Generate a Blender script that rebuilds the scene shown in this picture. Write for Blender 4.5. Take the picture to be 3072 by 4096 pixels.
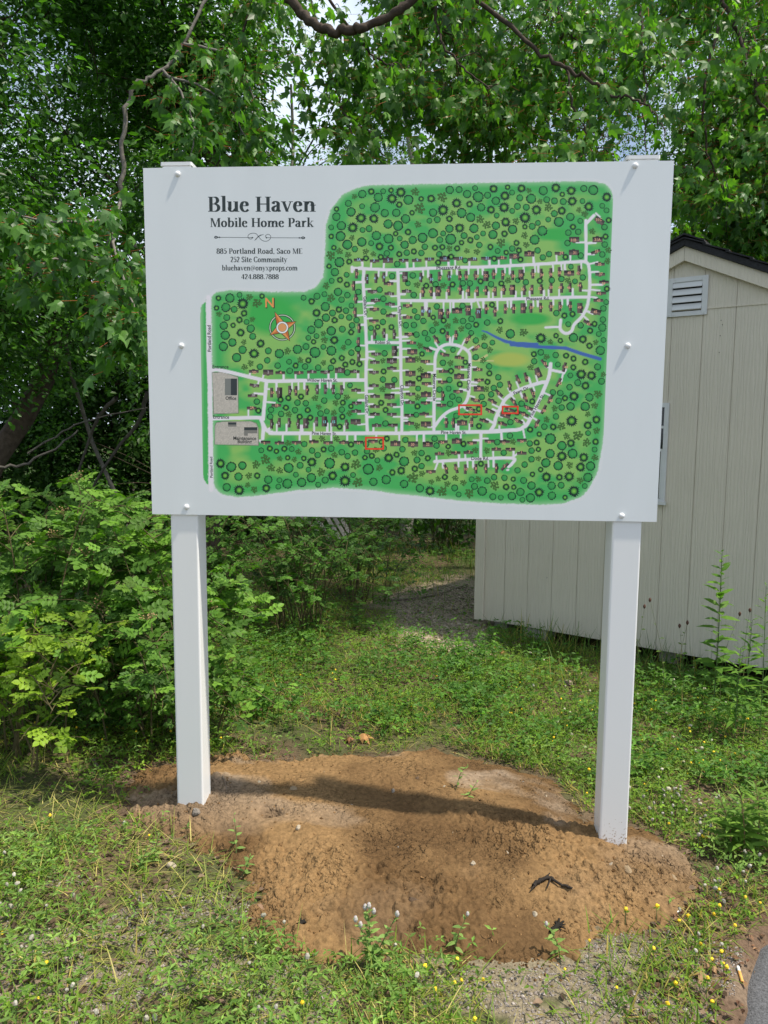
import bpy, math, random
import numpy as np
from mathutils import Matrix, Vector

rng = np.random.default_rng(11)
random.seed(11)
for o in list(bpy.data.objects):
    bpy.data.objects.remove(o)
scn = bpy.context.scene
COL = scn.collection

# ------------------------------------------------------------------ camera
CAM = np.array([0.1147, -2.6975, 1.4558])
YAW, PITCH, ROLL = math.radians(3.60), math.radians(-6.334), math.radians(-0.457)
FPX = 3000.0                                   # focal length in pixels of a 3072 x 4096 picture


def rot_mat(y, p, r):
    cy, sy, cp, sp, cr, sr = math.cos(y), math.sin(y), math.cos(p), math.sin(p), math.cos(r), math.sin(r)
    rz = np.array([[cy, -sy, 0], [sy, cy, 0], [0, 0, 1]])
    rx = np.array([[1, 0, 0], [0, cp, -sp], [0, sp, cp]])
    ry = np.array([[cr, 0, sr], [0, 1, 0], [-sr, 0, cr]])
    return rz @ rx @ ry


RM = rot_mat(YAW, PITCH, ROLL)
cam = bpy.data.cameras.new('camera')
cam.sensor_fit = 'VERTICAL'
cam.sensor_height = 36.0
cam.lens = 36.0 * FPX / 4096.0
cam.clip_start = 0.05
cam.clip_end = 2000
cam_o = bpy.data.objects.new('camera', cam)
COL.objects.link(cam_o)
m4 = Matrix.Identity(4)
for i in range(3):
    m4[i][0], m4[i][1], m4[i][2], m4[i][3] = RM[i, 0], RM[i, 2], -RM[i, 1], CAM[i]
cam_o.matrix_world = m4
scn.camera = cam_o

# ------------------------------------------------------------------ sky and sun
SUN_DIR = np.array([0.47, -0.095, 1.0])
SUN_DIR /= np.linalg.norm(SUN_DIR)
SUN_EL = math.asin(SUN_DIR[2])
SUN_AZ = math.atan2(SUN_DIR[0], SUN_DIR[1])
world = bpy.data.worlds.new('World')
scn.world = world
world.use_nodes = True
wn, wl = world.node_tree.nodes, world.node_tree.links
bg = wn['Background']
sky = wn.new('ShaderNodeTexSky')
sky.sky_type = 'NISHITA'
sky.sun_disc = False
sky.sun_elevation = SUN_EL
sky.sun_rotation = SUN_AZ
sky.air_density = 1.0
sky.dust_density = 2.0
tc = wn.new('ShaderNodeTexCoord')
nz = wn.new('ShaderNodeTexNoise')
nz.inputs['Scale'].default_value = 3.0
nz.inputs['Detail'].default_value = 5.0
rp = wn.new('ShaderNodeValToRGB')
rp.color_ramp.elements[0].position = 0.38
rp.color_ramp.elements[1].position = 0.56
mx = wn.new('ShaderNodeMix')
mx.data_type = 'RGBA'
mx.inputs[7].default_value = (6.1, 6.95, 8.05, 1)      # sunlit cloud
wl.new(tc.outputs['Generated'], nz.inputs['Vector'])
wl.new(nz.outputs['Fac'], rp.inputs['Fac'])
wl.new(rp.outputs['Color'], mx.inputs[0])
wl.new(sky.outputs['Color'], mx.inputs[6])
wl.new(mx.outputs[2], bg.inputs['Color'])
bg.inputs['Strength'].default_value = 0.11

sun = bpy.data.lights.new('sun', 'SUN')
sun.energy = 4.2
sun.angle = math.radians(1.6)
sun.color = (1.0, 0.93, 0.80)
sun_o = bpy.data.objects.new('sun', sun)
COL.objects.link(sun_o)
sun_o.rotation_euler = Vector((-SUN_DIR[0], -SUN_DIR[1], -SUN_DIR[2])).to_track_quat('-Z', 'Y').to_euler()

scn.render.engine = 'CYCLES'
scn.view_settings.view_transform = 'Standard'
scn.view_settings.look = 'None'
scn.view_settings.gamma = 1.0
scn.view_settings.exposure = 0.5
scn.cycles.max_bounces = 6
scn.cycles.diffuse_bounces = 3
scn.cycles.transmission_bounces = 4
scn.cycles.glossy_bounces = 2
scn.cycles.caustics_reflective = False
scn.cycles.caustics_refractive = False
scn.render.resolution_x, scn.render.resolution_y = 768, 1024

# ------------------------------------------------------------------ helpers
DK = 3072.0 / 1659.0


def ray(u, v):
    return RM @ np.array([(u - 1536) / FPX, 1.0, (2048 - v) / FPX])


def at(px, py, Y):
    """point at depth Y (distance behind the sign's front) seen at a spot of a 1659 wide picture"""
    d = ray(px * DK, py * DK)
    return CAM + d * (Y - CAM[1]) / d[1]


def on_ground(px, py, z):
    d = ray(px * DK, py * DK)
    return CAM + d * (z - CAM[2]) / d[2]


def project(P):
    q = (np.atleast_2d(P) - CAM) @ RM
    return np.stack([(1536 + FPX * q[:, 0] / q[:, 1]) / DK, (2048 - FPX * q[:, 2] / q[:, 1]) / DK], 1), q[:, 1]


def lin(c):
    c = np.asarray(c, float) / 255.0
    return np.where(c <= 0.04045, c / 12.92, ((c + 0.055) / 1.055) ** 2.4)


class MB:
    """collects faces; build() links them as one mesh object"""

    def __init__(self):
        self.v, self.l, self.s, self.c, self.n = [], [], [], [], 0

    def add(self, V, F, C=None):
        V = np.asarray(V, float).reshape(-1, 3)
        if isinstance(F, np.ndarray):
            self.l.append((F + self.n).ravel())
            self.s.append(np.full(len(F), F.shape[1]))
        else:
            for f in F:
                self.l.append(np.asarray(f) + self.n)
                self.s.append(np.array([len(f)]))
        if C is None:
            C = (1, 1, 1)
        C = np.asarray(C, float)
        if C.ndim == 1:
            C = np.repeat(C[None], len(V), 0)
        self.v.append(V)
        self.c.append(C)
        self.n += len(V)
        return self

    def mesh(self, name, mat, smooth=False):
        me = bpy.data.meshes.new(name)
        V = np.concatenate(self.v)
        L = np.concatenate(self.l).astype(np.int32)
        S = np.concatenate(self.s).astype(np.int32)
        C = np.concatenate(self.c)
        me.vertices.add(len(V))
        me.vertices.foreach_set('co', V.astype(np.float32).ravel())
        me.loops.add(len(L))
        me.loops.foreach_set('vertex_index', L)
        me.polygons.add(len(S))
        st = np.concatenate([[0], np.cumsum(S)[:-1]]).astype(np.int32)
        me.polygons.foreach_set('loop_start', st)
        me.polygons.foreach_set('loop_total', S)
        me.polygons.foreach_set('use_smooth', np.full(len(S), bool(smooth)))
        a = me.color_attributes.new('Col', 'FLOAT_COLOR', 'POINT')
        a.data.foreach_set('color', np.concatenate([C, np.ones((len(C), 1))], 1).astype(np.float32).ravel())
        me.update(calc_edges=True)
        me.validate()
        if mat:
            me.materials.append(mat)
        return me

    def build(self, name, mat, parent=None, smooth=False):
        return link(name, self.mesh(name, mat, smooth), parent)


def link(name, me, parent=None):
    o = bpy.data.objects.new(name, me)
    COL.objects.link(o)
    if parent is not None:
        o.parent = parent
        o.matrix_parent_inverse = parent_inv(parent)
    return o


WORLD_OF = {}


def parent_inv(p):
    return WORLD_OF[p.name].inverted() if p.name in WORLD_OF else Matrix.Identity(4)


def root(name, label, cat, loc=(0, 0, 0), rz=0.0, group=None, inv=True):
    """an Empty at a thing's base; children built in world coordinates keep their place"""
    o = bpy.data.objects.new(name, None)
    COL.objects.link(o)
    o.empty_display_size = 0.05
    o.location = loc
    o.rotation_euler = (0, 0, rz)
    if inv:
        WORLD_OF[o.name] = Matrix.Translation(Vector(loc)) @ Matrix.Rotation(rz, 4, 'Z')
    tag(o, label, cat, group)
    return o


def tag(o, label=None, cat=None, group=None, kind=None):
    if label:
        o['label'] = label
    if cat:
        o['category'] = cat
    if group:
        o['group'] = group
    if kind:
        o['kind'] = kind
    return o


def box(x0, y0, z0, x1, y1, z1):
    V = [(x0, y0, z0), (x1, y0, z0), (x1, y1, z0), (x0, y1, z0), (x0, y0, z1), (x1, y0, z1), (x1, y1, z1), (x0, y1, z1)]
    F = np.array([[0, 3, 2, 1], [4, 5, 6, 7], [0, 1, 5, 4], [1, 2, 6, 5], [2, 3, 7, 6], [3, 0, 4, 7]])
    return np.array(V, float), F


def bevel_box(x0, y0, z0, x1, y1, z1, b=0.003):
    """box with its long vertical edges chamfered"""
    P = [(x0 + b, y0), (x1 - b, y0), (x1, y0 + b), (x1, y1 - b), (x1 - b, y1), (x0 + b, y1), (x0, y1 - b), (x0, y0 + b)]
    return extrude(P, z0, z1)


def extrude(P, z0, z1):
    n = len(P)
    V = [(p[0], p[1], z0) for p in P] + [(p[0], p[1], z1) for p in P]
    F = [list(range(n))[::-1], list(range(n, 2 * n))] + [[i, (i + 1) % n, n + (i + 1) % n, n + i] for i in range(n)]
    return np.array(V, float), F


def smooth_path(P, k=6):
    P = np.asarray(P, float)
    if len(P) < 3:
        t = np.linspace(0, 1, k + 1)[:, None]
        return P[0] * (1 - t) + P[-1] * t
    Q = np.vstack([2 * P[0] - P[1], P, 2 * P[-1] - P[-2]])
    out = []
    for i in range(1, len(Q) - 2):
        t = np.linspace(0, 1, k, endpoint=False)[:, None]
        a, b, c, d = Q[i - 1], Q[i], Q[i + 1], Q[i + 2]
        out.append(0.5 * (2 * b + (c - a) * t + (2 * a - 5 * b + 4 * c - d) * t ** 2 + (3 * b - a - 3 * c + d) * t ** 3))
    out.append(P[-1:])
    return np.vstack(out)


def tube(P, r0, r1, sides=6, cap=True, wob=0.0):
    P = np.asarray(P, float)
    n = len(P)
    T = np.gradient(P, axis=0)
    T /= np.linalg.norm(T, axis=1)[:, None] + 1e-12
    up = np.array([0.3, 0.2, 0.93]) if abs(T[0, 2]) < 0.9 else np.array([1.0, 0.1, 0])
    A = np.cross(T, up)
    A /= np.linalg.norm(A, axis=1)[:, None] + 1e-12
    B = np.cross(T, A)
    r = np.linspace(r0, r1, n) if np.isscalar(r0) else np.asarray(r0)
    if wob:
        r = r * (1 + wob * rng.standard_normal(n))
    an = np.linspace(0, 2 * math.pi, sides, endpoint=False)
    V = P[:, None] + r[:, None, None] * (np.cos(an)[None, :, None] * A[:, None] + np.sin(an)[None, :, None] * B[:, None])
    V = V.reshape(-1, 3)
    i = np.arange(n - 1)[:, None] * sides
    j = np.arange(sides)[None]
    F = np.stack([i + j, i + (j + 1) % sides, i + sides + (j + 1) % sides, i + sides + j], -1).reshape(-1, 4)
    return V, F


def inst(tv, tf, pos, M, col):
    n, v = len(pos), len(tv)
    V = np.einsum('nij,vj->nvi', M, tv) + pos[:, None]
    F = (tf[None] + (np.arange(n) * v)[:, None, None]).reshape(-1, tf.shape[1])
    col = np.asarray(col, float)
    if col.ndim == 2:
        col = np.repeat(col[:, None], v, 1)
    return V.reshape(-1, 3), F, col.reshape(-1, 3)


def unit(v):
    return v / (np.linalg.norm(v, axis=-1, keepdims=True) + 1e-12)


def frames(L, N, size):
    """matrices whose columns are side, length axis and normal"""
    L = unit(L)
    X = unit(np.cross(L, N))
    Z = np.cross(X, L)
    M = np.stack([X, L, Z], -1)
    s = np.asarray(size, float)
    return M * (s[:, None, None] if s.ndim == 1 else s[:, None, :])


def tints(n, a, b, dark=0.25):
    """n leaf colours between two greens with uneven lightness"""
    t = rng.random((n, 1)) ** 1.3
    c = np.asarray(a) * (1 - t) + np.asarray(b) * t
    return np.clip(c * (1 + dark * rng.standard_normal((n, 1))).clip(0.4, 1.9), 0.002, 0.9)


class Noise2:
    def __init__(self, seed):
        self.g = np.random.default_rng(seed).random((256, 256))

    def __call__(self, x, y):
        x = np.asarray(x, float)
        y = np.asarray(y, float)
        xi, yi = np.floor(x).astype(int), np.floor(y).astype(int)
        fx, fy = x - xi, y - yi
        fx, fy = fx * fx * (3 - 2 * fx), fy * fy * (3 - 2 * fy)
        a, b = self.g[xi % 256, yi % 256], self.g[(xi + 1) % 256, yi % 256]
        c, d = self.g[xi % 256, (yi + 1) % 256], self.g[(xi + 1) % 256, (yi + 1) % 256]
        return (a * (1 - fx) + b * fx) * (1 - fy) + (c * (1 - fx) + d * fx) * fy

    def fbm(self, x, y, o=4, g=0.5):
        s, a, t = 0, 1, 0
        for k in range(o):
            s = s + a * self(x * 2 ** k + 17.3 * k, y * 2 ** k + 5.1 * k)
            t += a
            a *= g
        return s / t


N1, N2, N3 = Noise2(1), Noise2(2), Noise2(3)
_jit = np.random.default_rng(8).random((128, 128, 3))


def clods(x, y, cell):
    """rounded lumps with sharp gaps between them, 0 to 1"""
    u, v = np.asarray(x) / cell, np.asarray(y) / cell
    iu, iv = np.floor(u).astype(int), np.floor(v).astype(int)
    best = np.zeros(u.shape)
    for a in (-1, 0, 1):
        for b in (-1, 0, 1):
            j = _jit[(iu + a) % 128, (iv + b) % 128]
            d2 = (u - iu - a - j[..., 0]) ** 2 + (v - iv - b - j[..., 1]) ** 2
            r = 0.35 + 0.55 * j[..., 2] ** 2
            best = np.maximum(best, r * np.sqrt(np.maximum(1 - d2 / r ** 2, 0)))
    return best


def wave3(P, seed, scale, k=7):
    r = np.random.default_rng(seed)
    w = r.standard_normal((k, 3)) * scale
    return np.sin(P @ w.T + r.random(k) * 6.28).sum(1) / math.sqrt(k / 2)


def poly_sd(x, y, poly):
    """signed distance to a polygon, positive inside"""
    P = np.asarray(poly, float)
    d = np.full(x.shape, 1e9)
    ins = np.zeros(x.shape, bool)
    for i in range(len(P)):
        a, b = P[i], P[(i + 1) % len(P)]
        e = b - a
        t = np.clip(((x - a[0]) * e[0] + (y - a[1]) * e[1]) / (e @ e + 1e-12), 0, 1)
        d = np.minimum(d, np.hypot(x - a[0] - t * e[0], y - a[1] - t * e[1]))
        c = ((a[1] > y) != (b[1] > y))
        with np.errstate(divide='ignore', invalid='ignore'):
            xi = a[0] + (y - a[1]) * e[0] / (e[1] if e[1] else 1e-12)
        ins ^= c & (x < xi)
    return np.where(ins, d, -d)


# ------------------------------------------------------------------ materials
def new_mat(name):
    m = bpy.data.materials.new(name)
    m.use_nodes = True
    nt = m.node_tree
    return m, nt.nodes, nt.links, nt.nodes['Principled BSDF']


def set_in(b, **k):
    for n, v in k.items():
        b.inputs[n.replace('_', ' ')].default_value = v


def mat_plain(name, col, rough=0.5, spec=0.5, metal=0.0, var=0.12, nscale=8.0, bump=0.0, bscale=60.0, bdist=0.002, stretch=(1, 1, 1)):
    m, n, l, b = new_mat(name)
    tcn = n.new('ShaderNodeTexCoord')
    mp = n.new('ShaderNodeMapping')
    mp.inputs['Scale'].default_value = stretch
    l.new(tcn.outputs['Object'], mp.inputs['Vector'])
    t = n.new('ShaderNodeTexNoise')
    t.inputs['Scale'].default_value = nscale
    t.inputs['Detail'].default_value = 6
    l.new(mp.outputs[0], t.inputs['Vector'])
    r = n.new('ShaderNodeValToRGB')
    c = np.asarray(col)
    r.color_ramp.elements[0].color = (*(c * (1 - var)), 1)
    r.color_ramp.elements[1].color = (*np.minimum(c * (1 + var), 0.95), 1)
    r.color_ramp.elements[0].position = 0.3
    r.color_ramp.elements[1].position = 0.7
    l.new(t.outputs['Fac'], r.inputs['Fac'])
    l.new(r.outputs['Color'], b.inputs['Base Color'])
    b.inputs['Roughness'].default_value = rough
    b.inputs['Specular IOR Level'].default_value = spec
    b.inputs['Metallic'].default_value = metal
    if bump:
        t2 = n.new('ShaderNodeTexNoise')
        t2.inputs['Scale'].default_value = bscale
        t2.inputs['Detail'].default_value = 8
        l.new(mp.outputs[0], t2.inputs['Vector'])
        bp = n.new('ShaderNodeBump')
        bp.inputs['Strength'].default_value = bump
        bp.inputs['Distance'].default_value = bdist
        l.new(t2.outputs['Fac'], bp.inputs['Height'])
        l.new(bp.outputs['Normal'], b.inputs['Normal'])
    return m


def mat_leaf(name, trans=0.38, rough=0.42, spec=0.35, tcol=(1.5, 1.9, 0.5), tone=(1.12, 1.08, 0.68)):
    m, n, l, b = new_mat(name)
    a = n.new('ShaderNodeAttribute')
    a.attribute_name = 'Col'
    tcn = n.new('ShaderNodeTexCoord')
    t = n.new('ShaderNodeTexNoise')
    t.inputs['Scale'].default_value = 45
    t.inputs['Detail'].default_value = 3
    l.new(tcn.outputs['Object'], t.inputs['Vector'])
    mr = n.new('ShaderNodeMapRange')
    mr.inputs[3].default_value = 0.7
    mr.inputs[4].default_value = 1.3
    l.new(t.outputs['Fac'], mr.inputs[0])
    hue = n.new('ShaderNodeVectorMath')
    hue.operation = 'MULTIPLY'
    hue.inputs[1].default_value = tone
    l.new(a.outputs['Color'], hue.inputs[0])
    mm = n.new('ShaderNodeVectorMath')
    mm.operation = 'SCALE'
    l.new(hue.outputs[0], mm.inputs[0])
    l.new(mr.outputs[0], mm.inputs['Scale'])
    l.new(mm.outputs[0], b.inputs['Base Color'])
    b.inputs['Roughness'].default_value = rough
    b.inputs['Specular IOR Level'].default_value = spec
    tr = n.new('ShaderNodeBsdfTranslucent')
    mu = n.new('ShaderNodeVectorMath')
    mu.operation = 'MULTIPLY'
    mu.inputs[1].default_value = tcol
    l.new(mm.outputs[0], mu.inputs[0])
    l.new(mu.outputs[0], tr.inputs['Color'])
    ms = n.new('ShaderNodeMixShader')
    ms.inputs[0].default_value = trans
    l.new(b.outputs[0], ms.inputs[1])
    l.new(tr.outputs[0], ms.inputs[2])
    l.new(ms.outputs[0], n['Material Output'].inputs['Surface'])
    return m


def mat_attr(name, rough=0.6, spec=0.3, bump=0.0, bscale=80.0, bdist=0.002, var=0.0, nscale=30):
    """takes its colour from the mesh's own Col attribute"""
    m, n, l, b = new_mat(name)
    a = n.new('ShaderNodeAttribute')
    a.attribute_name = 'Col'
    src = a.outputs['Color']
    tcn = n.new('ShaderNodeTexCoord')
    if var:
        t = n.new('ShaderNodeTexNoise')
        t.inputs['Scale'].default_value = nscale
        t.inputs['Detail'].default_value = 6
        l.new(tcn.outputs['Object'], t.inputs['Vector'])
        mr = n.new('ShaderNodeMapRange')
        mr.inputs[1].default_value = 0.25
        mr.inputs[2].default_value = 0.75
        mr.inputs[3].default_value = 1 - var
        mr.inputs[4].default_value = 1 + var
        l.new(t.outputs['Fac'], mr.inputs[0])
        mm = n.new('ShaderNodeVectorMath')
        mm.operation = 'SCALE'
        l.new(src, mm.inputs[0])
        l.new(mr.outputs[0], mm.inputs['Scale'])
        src = mm.outputs[0]
    l.new(src, b.inputs['Base Color'])
    b.inputs['Roughness'].default_value = rough
    b.inputs['Specular IOR Level'].default_value = spec
    if bump:
        t2 = n.new('ShaderNodeTexNoise')
        t2.inputs['Scale'].default_value = bscale
        t2.inputs['Detail'].default_value = 8
        l.new(tcn.outputs['Object'], t2.inputs['Vector'])
        bp = n.new('ShaderNodeBump')
        bp.inputs['Strength'].default_value = bump
        bp.inputs['Distance'].default_value = bdist
        l.new(t2.outputs['Fac'], bp.inputs['Height'])
        l.new(bp.outputs['Normal'], b.inputs['Normal'])
    return m


def mat_siding(name, col):
    """painted wood-grain panel: streaky vertical relief"""
    m, n, l, b = new_mat(name)
    tcn = n.new('ShaderNodeTexCoord')
    oi = n.new('ShaderNodeObjectInfo')
    mp = n.new('ShaderNodeMapping')
    mp.inputs['Scale'].default_value = (1, 1, 0.11)
    ad = n.new('ShaderNodeVectorMath')
    ad.operation = 'MULTIPLY_ADD'
    ad.inputs[1].default_value = (1, 1, 1)
    cx = n.new('ShaderNodeCombineXYZ')
    ml = n.new('ShaderNodeMath')
    ml.operation = 'MULTIPLY'
    ml.inputs[1].default_value = 37.0
    l.new(oi.outputs['Random'], ml.inputs[0])
    l.new(ml.outputs[0], cx.inputs[0])
    l.new(ml.outputs[0], cx.inputs[2])
    l.new(tcn.outputs['Object'], ad.inputs[0])
    l.new(cx.outputs[0], ad.inputs[2])
    l.new(ad.outputs[0], mp.inputs['Vector'])
    w = n.new('ShaderNodeTexWave')
    w.wave_type = 'BANDS'
    w.bands_direction = 'X'
    w.inputs['Scale'].default_value = 15
    w.inputs['Distortion'].default_value = 9.0
    w.inputs['Detail'].default_value = 3
    w.inputs['Detail Scale'].default_value = 1.6
    l.new(mp.outputs[0], w.inputs['Vector'])
    t = n.new('ShaderNodeTexNoise')
    t.inputs['Scale'].default_value = 140
    t.inputs['Detail'].default_value = 5
    mp2 = n.new('ShaderNodeMapping')
    mp2.inputs['Scale'].default_value = (1, 1, 0.3)
    l.new(ad.outputs[0], mp2.inputs['Vector'])
    l.new(mp2.outputs[0], t.inputs['Vector'])
    sm = n.new('ShaderNodeMath')
    sm.operation = 'ADD'
    l.new(w.outputs['Fac'], sm.inputs[0])
    l.new(t.outputs['Fac'], sm.inputs[1])
    bp = n.new('ShaderNodeBump')
    bp.inputs['Strength'].default_value = 0.7
    bp.inputs['Distance'].default_value = 0.0022
    l.new(sm.outputs[0], bp.inputs['Height'])
    l.new(bp.outputs['Normal'], b.inputs['Normal'])
    t3 = n.new('ShaderNodeTexNoise')
    t3.inputs['Scale'].default_value = 2.5
    t3.inputs['Detail'].default_value = 6
    l.new(tcn.outputs['Object'], t3.inputs['Vector'])
    r = n.new('ShaderNodeValToRGB')
    c = np.asarray(col)
    r.color_ramp.elements[0].color = (*(c * 0.9), 1)
    r.color_ramp.elements[1].color = (*(c * 1.07), 1)
    l.new(t3.outputs['Fac'], r.inputs['Fac'])
    l.new(r.outputs['Color'], b.inputs['Base Color'])
    b.inputs['Roughness'].default_value = 0.55
    b.inputs['Specular IOR Level'].default_value = 0.35
    return m


M_LEAF = mat_leaf('leaf_green', trans=0.42, rough=0.45, spec=0.38)
M_LEAF_DULL = mat_leaf('leaf_matt', trans=0.3, rough=0.6, spec=0.2)
M_HERB = mat_leaf('herb_green', trans=0.33, rough=0.55, spec=0.25, tcol=(1.4, 1.75, 0.5), tone=(1.10, 1.10, 0.62))
M_STRAW = mat_leaf('dry_litter', trans=0.25, rough=0.7, spec=0.15, tcol=(1.2, 1.1, 0.9), tone=(1, 1, 1))
M_BARK = mat_attr('bark', rough=0.9, spec=0.15, bump=0.9, bscale=60, bdist=0.006, var=0.35, nscale=25)
M_VINYL = mat_plain('white_vinyl', (0.80, 0.80, 0.80), rough=0.32, spec=0.5, var=0.012, nscale=3)
M_PANEL = mat_plain('white_aluminium_panel', (0.75, 0.775, 0.785), rough=0.33, spec=0.45, var=0.022, nscale=7, stretch=(1, 1, 0.25))


def mat_post(name):
    """white vinyl, with soil splashed and smeared round the foot"""
    m, n, l, b = new_mat(name)
    g = n.new('ShaderNodeNewGeometry')
    sx = n.new('ShaderNodeSeparateXYZ')
    l.new(g.outputs['Position'], sx.inputs[0])
    t = n.new('ShaderNodeTexNoise')
    t.inputs['Scale'].default_value = 110
    t.inputs['Detail'].default_value = 8
    l.new(g.outputs['Position'], t.inputs['Vector'])
    mr = n.new('ShaderNodeMapRange')
    mr.inputs[1].default_value = 0.10
    mr.inputs[2].default_value = -0.13
    mr.inputs[3].default_value = -0.2
    mr.inputs[4].default_value = 0.16
    l.new(sx.outputs[2], mr.inputs[0])
    ad = n.new('ShaderNodeMath')
    l.new(t.outputs['Fac'], ad.inputs[0])
    l.new(mr.outputs[0], ad.inputs[1])
    rp_ = n.new('ShaderNodeValToRGB')
    rp_.color_ramp.elements[0].position = 0.60
    rp_.color_ramp.elements[0].color = (0.79, 0.79, 0.785, 1)
    rp_.color_ramp.elements[1].position = 0.72
    rp_.color_ramp.elements[1].color = (0.30, 0.20, 0.11, 1)
    l.new(ad.outputs[0], rp_.inputs['Fac'])
    l.new(rp_.outputs['Color'], b.inputs['Base Color'])
    b.inputs['Roughness'].default_value = 0.3
    return m


M_POST = mat_post('white_vinyl_post')
M_PRINT = mat_attr('sign_print', rough=0.42, spec=0.4)


def mat_dirt(name):
    """crumbly soil: rounded crumbs of three sizes in relief, mottled damp and dry"""
    m, n, l, b = new_mat(name)
    a = n.new('ShaderNodeAttribute')
    a.attribute_name = 'Col'
    g = n.new('ShaderNodeNewGeometry')
    wz = n.new('ShaderNodeTexNoise')
    wz.inputs['Scale'].default_value = 30
    wz.inputs['Detail'].default_value = 4
    l.new(g.outputs['Position'], wz.inputs['Vector'])
    wv = n.new('ShaderNodeVectorMath')
    wv.operation = 'MULTIPLY_ADD'
    wv.inputs[1].default_value = (0.02, 0.02, 0.02)
    l.new(wz.outputs['Color'], wv.inputs[0])
    l.new(g.outputs['Position'], wv.inputs[2])
    rk = n.new('ShaderNodeTexNoise')
    rk.inputs['Scale'].default_value = 3.2
    rk.inputs['Detail'].default_value = 3
    l.new(g.outputs['Position'], rk.inputs['Vector'])
    rm_ = n.new('ShaderNodeMapRange')
    rm_.inputs[1].default_value = 0.38
    rm_.inputs[2].default_value = 0.60
    rm_.inputs[3].default_value = 0.16
    rm_.inputs[4].default_value = 0.95
    l.new(rk.outputs['Fac'], rm_.inputs[0])
    nrm = None
    for sc_, ds, stg in ((48, 0.010, 0.9), (105, 0.006, 0.9)):
        v = n.new('ShaderNodeTexVoronoi')
        v.inputs['Scale'].default_value = sc_
        l.new(wv.outputs[0], v.inputs['Vector'])
        mr = n.new('ShaderNodeMapRange')
        mr.inputs[1].default_value = 0.0
        mr.inputs[2].default_value = 0.75
        mr.inputs[3].default_value = 1.0
        mr.inputs[4].default_value = 0.0
        l.new(v.outputs['Distance'], mr.inputs[0])
        bp = n.new('ShaderNodeBump')
        l.new(rm_.outputs[0], bp.inputs['Strength'])
        bp.inputs['Distance'].default_value = ds
        l.new(mr.outputs[0], bp.inputs['Height'])
        if nrm:
            l.new(nrm, bp.inputs['Normal'])
        nrm = bp.outputs['Normal']
    l.new(nrm, b.inputs['Normal'])
    t = n.new('ShaderNodeTexNoise')
    t.inputs['Scale'].default_value = 55
    t.inputs['Detail'].default_value = 8
    t.inputs['Roughness'].default_value = 0.7
    l.new(g.outputs['Position'], t.inputs['Vector'])
    mr = n.new('ShaderNodeMapRange')
    mr.inputs[1].default_value = 0.3
    mr.inputs[2].default_value = 0.7
    mr.inputs[3].default_value = 0.62
    mr.inputs[4].default_value = 1.35
    l.new(t.outputs['Fac'], mr.inputs[0])
    mm = n.new('ShaderNodeVectorMath')
    mm.operation = 'SCALE'
    l.new(a.outputs['Color'], mm.inputs[0])
    l.new(mr.outputs[0], mm.inputs['Scale'])
    l.new(mm.outputs[0], b.inputs['Base Color'])
    b.inputs['Roughness'].default_value = 0.95
    b.inputs['Specular IOR Level'].default_value = 0.1
    return m


M_DIRT = mat_dirt('loose_dirt')
M_GROUND = mat_attr('ground_soil', rough=0.95, spec=0.1, bump=1.0, bscale=120, bdist=0.008, var=0.4, nscale=90)
M_STONE = mat_attr('stone', rough=0.85, spec=0.25, bump=0.5, bscale=90, bdist=0.003, var=0.2, nscale=60)
M_FLOWER = mat_attr('petals', rough=0.7, spec=0.2)
M_SIDING = mat_siding('beige_siding', (0.61, 0.555, 0.445))
M_TRIM = mat_siding('beige_trim', (0.635, 0.575, 0.46))
M_SHINGLE = mat_plain('black_shingle', (0.018, 0.018, 0.02), rough=0.9, var=0.4, nscale=120, bump=0.8, bscale=300)
M_ALU = mat_plain('grey_aluminium', (0.60, 0.60, 0.585), rough=0.45, spec=0.4, metal=0.0, var=0.05)
M_DARK = mat_plain('dark_void', (0.01, 0.01, 0.01), rough=0.9)
M_OLDWOOD = mat_plain('weathered_wood', (0.42, 0.39, 0.35), rough=0.9, var=0.3, nscale=6, stretch=(1, 1, 0.1), bump=0.5, bscale=40)
M_ASPHALT = mat_plain('asphalt', (0.085, 0.085, 0.09), rough=0.9, var=0.5, nscale=160, bump=1.0, bscale=220, bdist=0.004)
m_, n_, l_, b_ = new_mat('window_glass')
set_in(b_, Base_Color=(0.012, 0.014, 0.016, 1), Roughness=0.06, Specular_IOR_Level=0.6)
M_GLASS = m_

# ------------------------------------------------------------------ ground, path, road, dirt mound
def ground_z(x, y):
    x = np.asarray(x, float)
    y = np.asarray(y, float)
    g = -0.09 - 0.05 * np.clip(x, -3, 3) - 0.02 * np.clip(y, 0, 5) + 0.02 * (N1.fbm(x * 1.7 + 40, y * 1.7 + 40) - 0.5) * 1.6
    g = g + 0.012 * (N2.fbm(x * 9 + 90, y * 9 + 90, 3) - 0.5)
    r = np.clip((road_sd(x, y) - 0.01) / 0.05, 0, 1)
    return g * (1 - r) + r * (-0.135 - 0.05 * np.clip(x, -3, 3))


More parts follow.
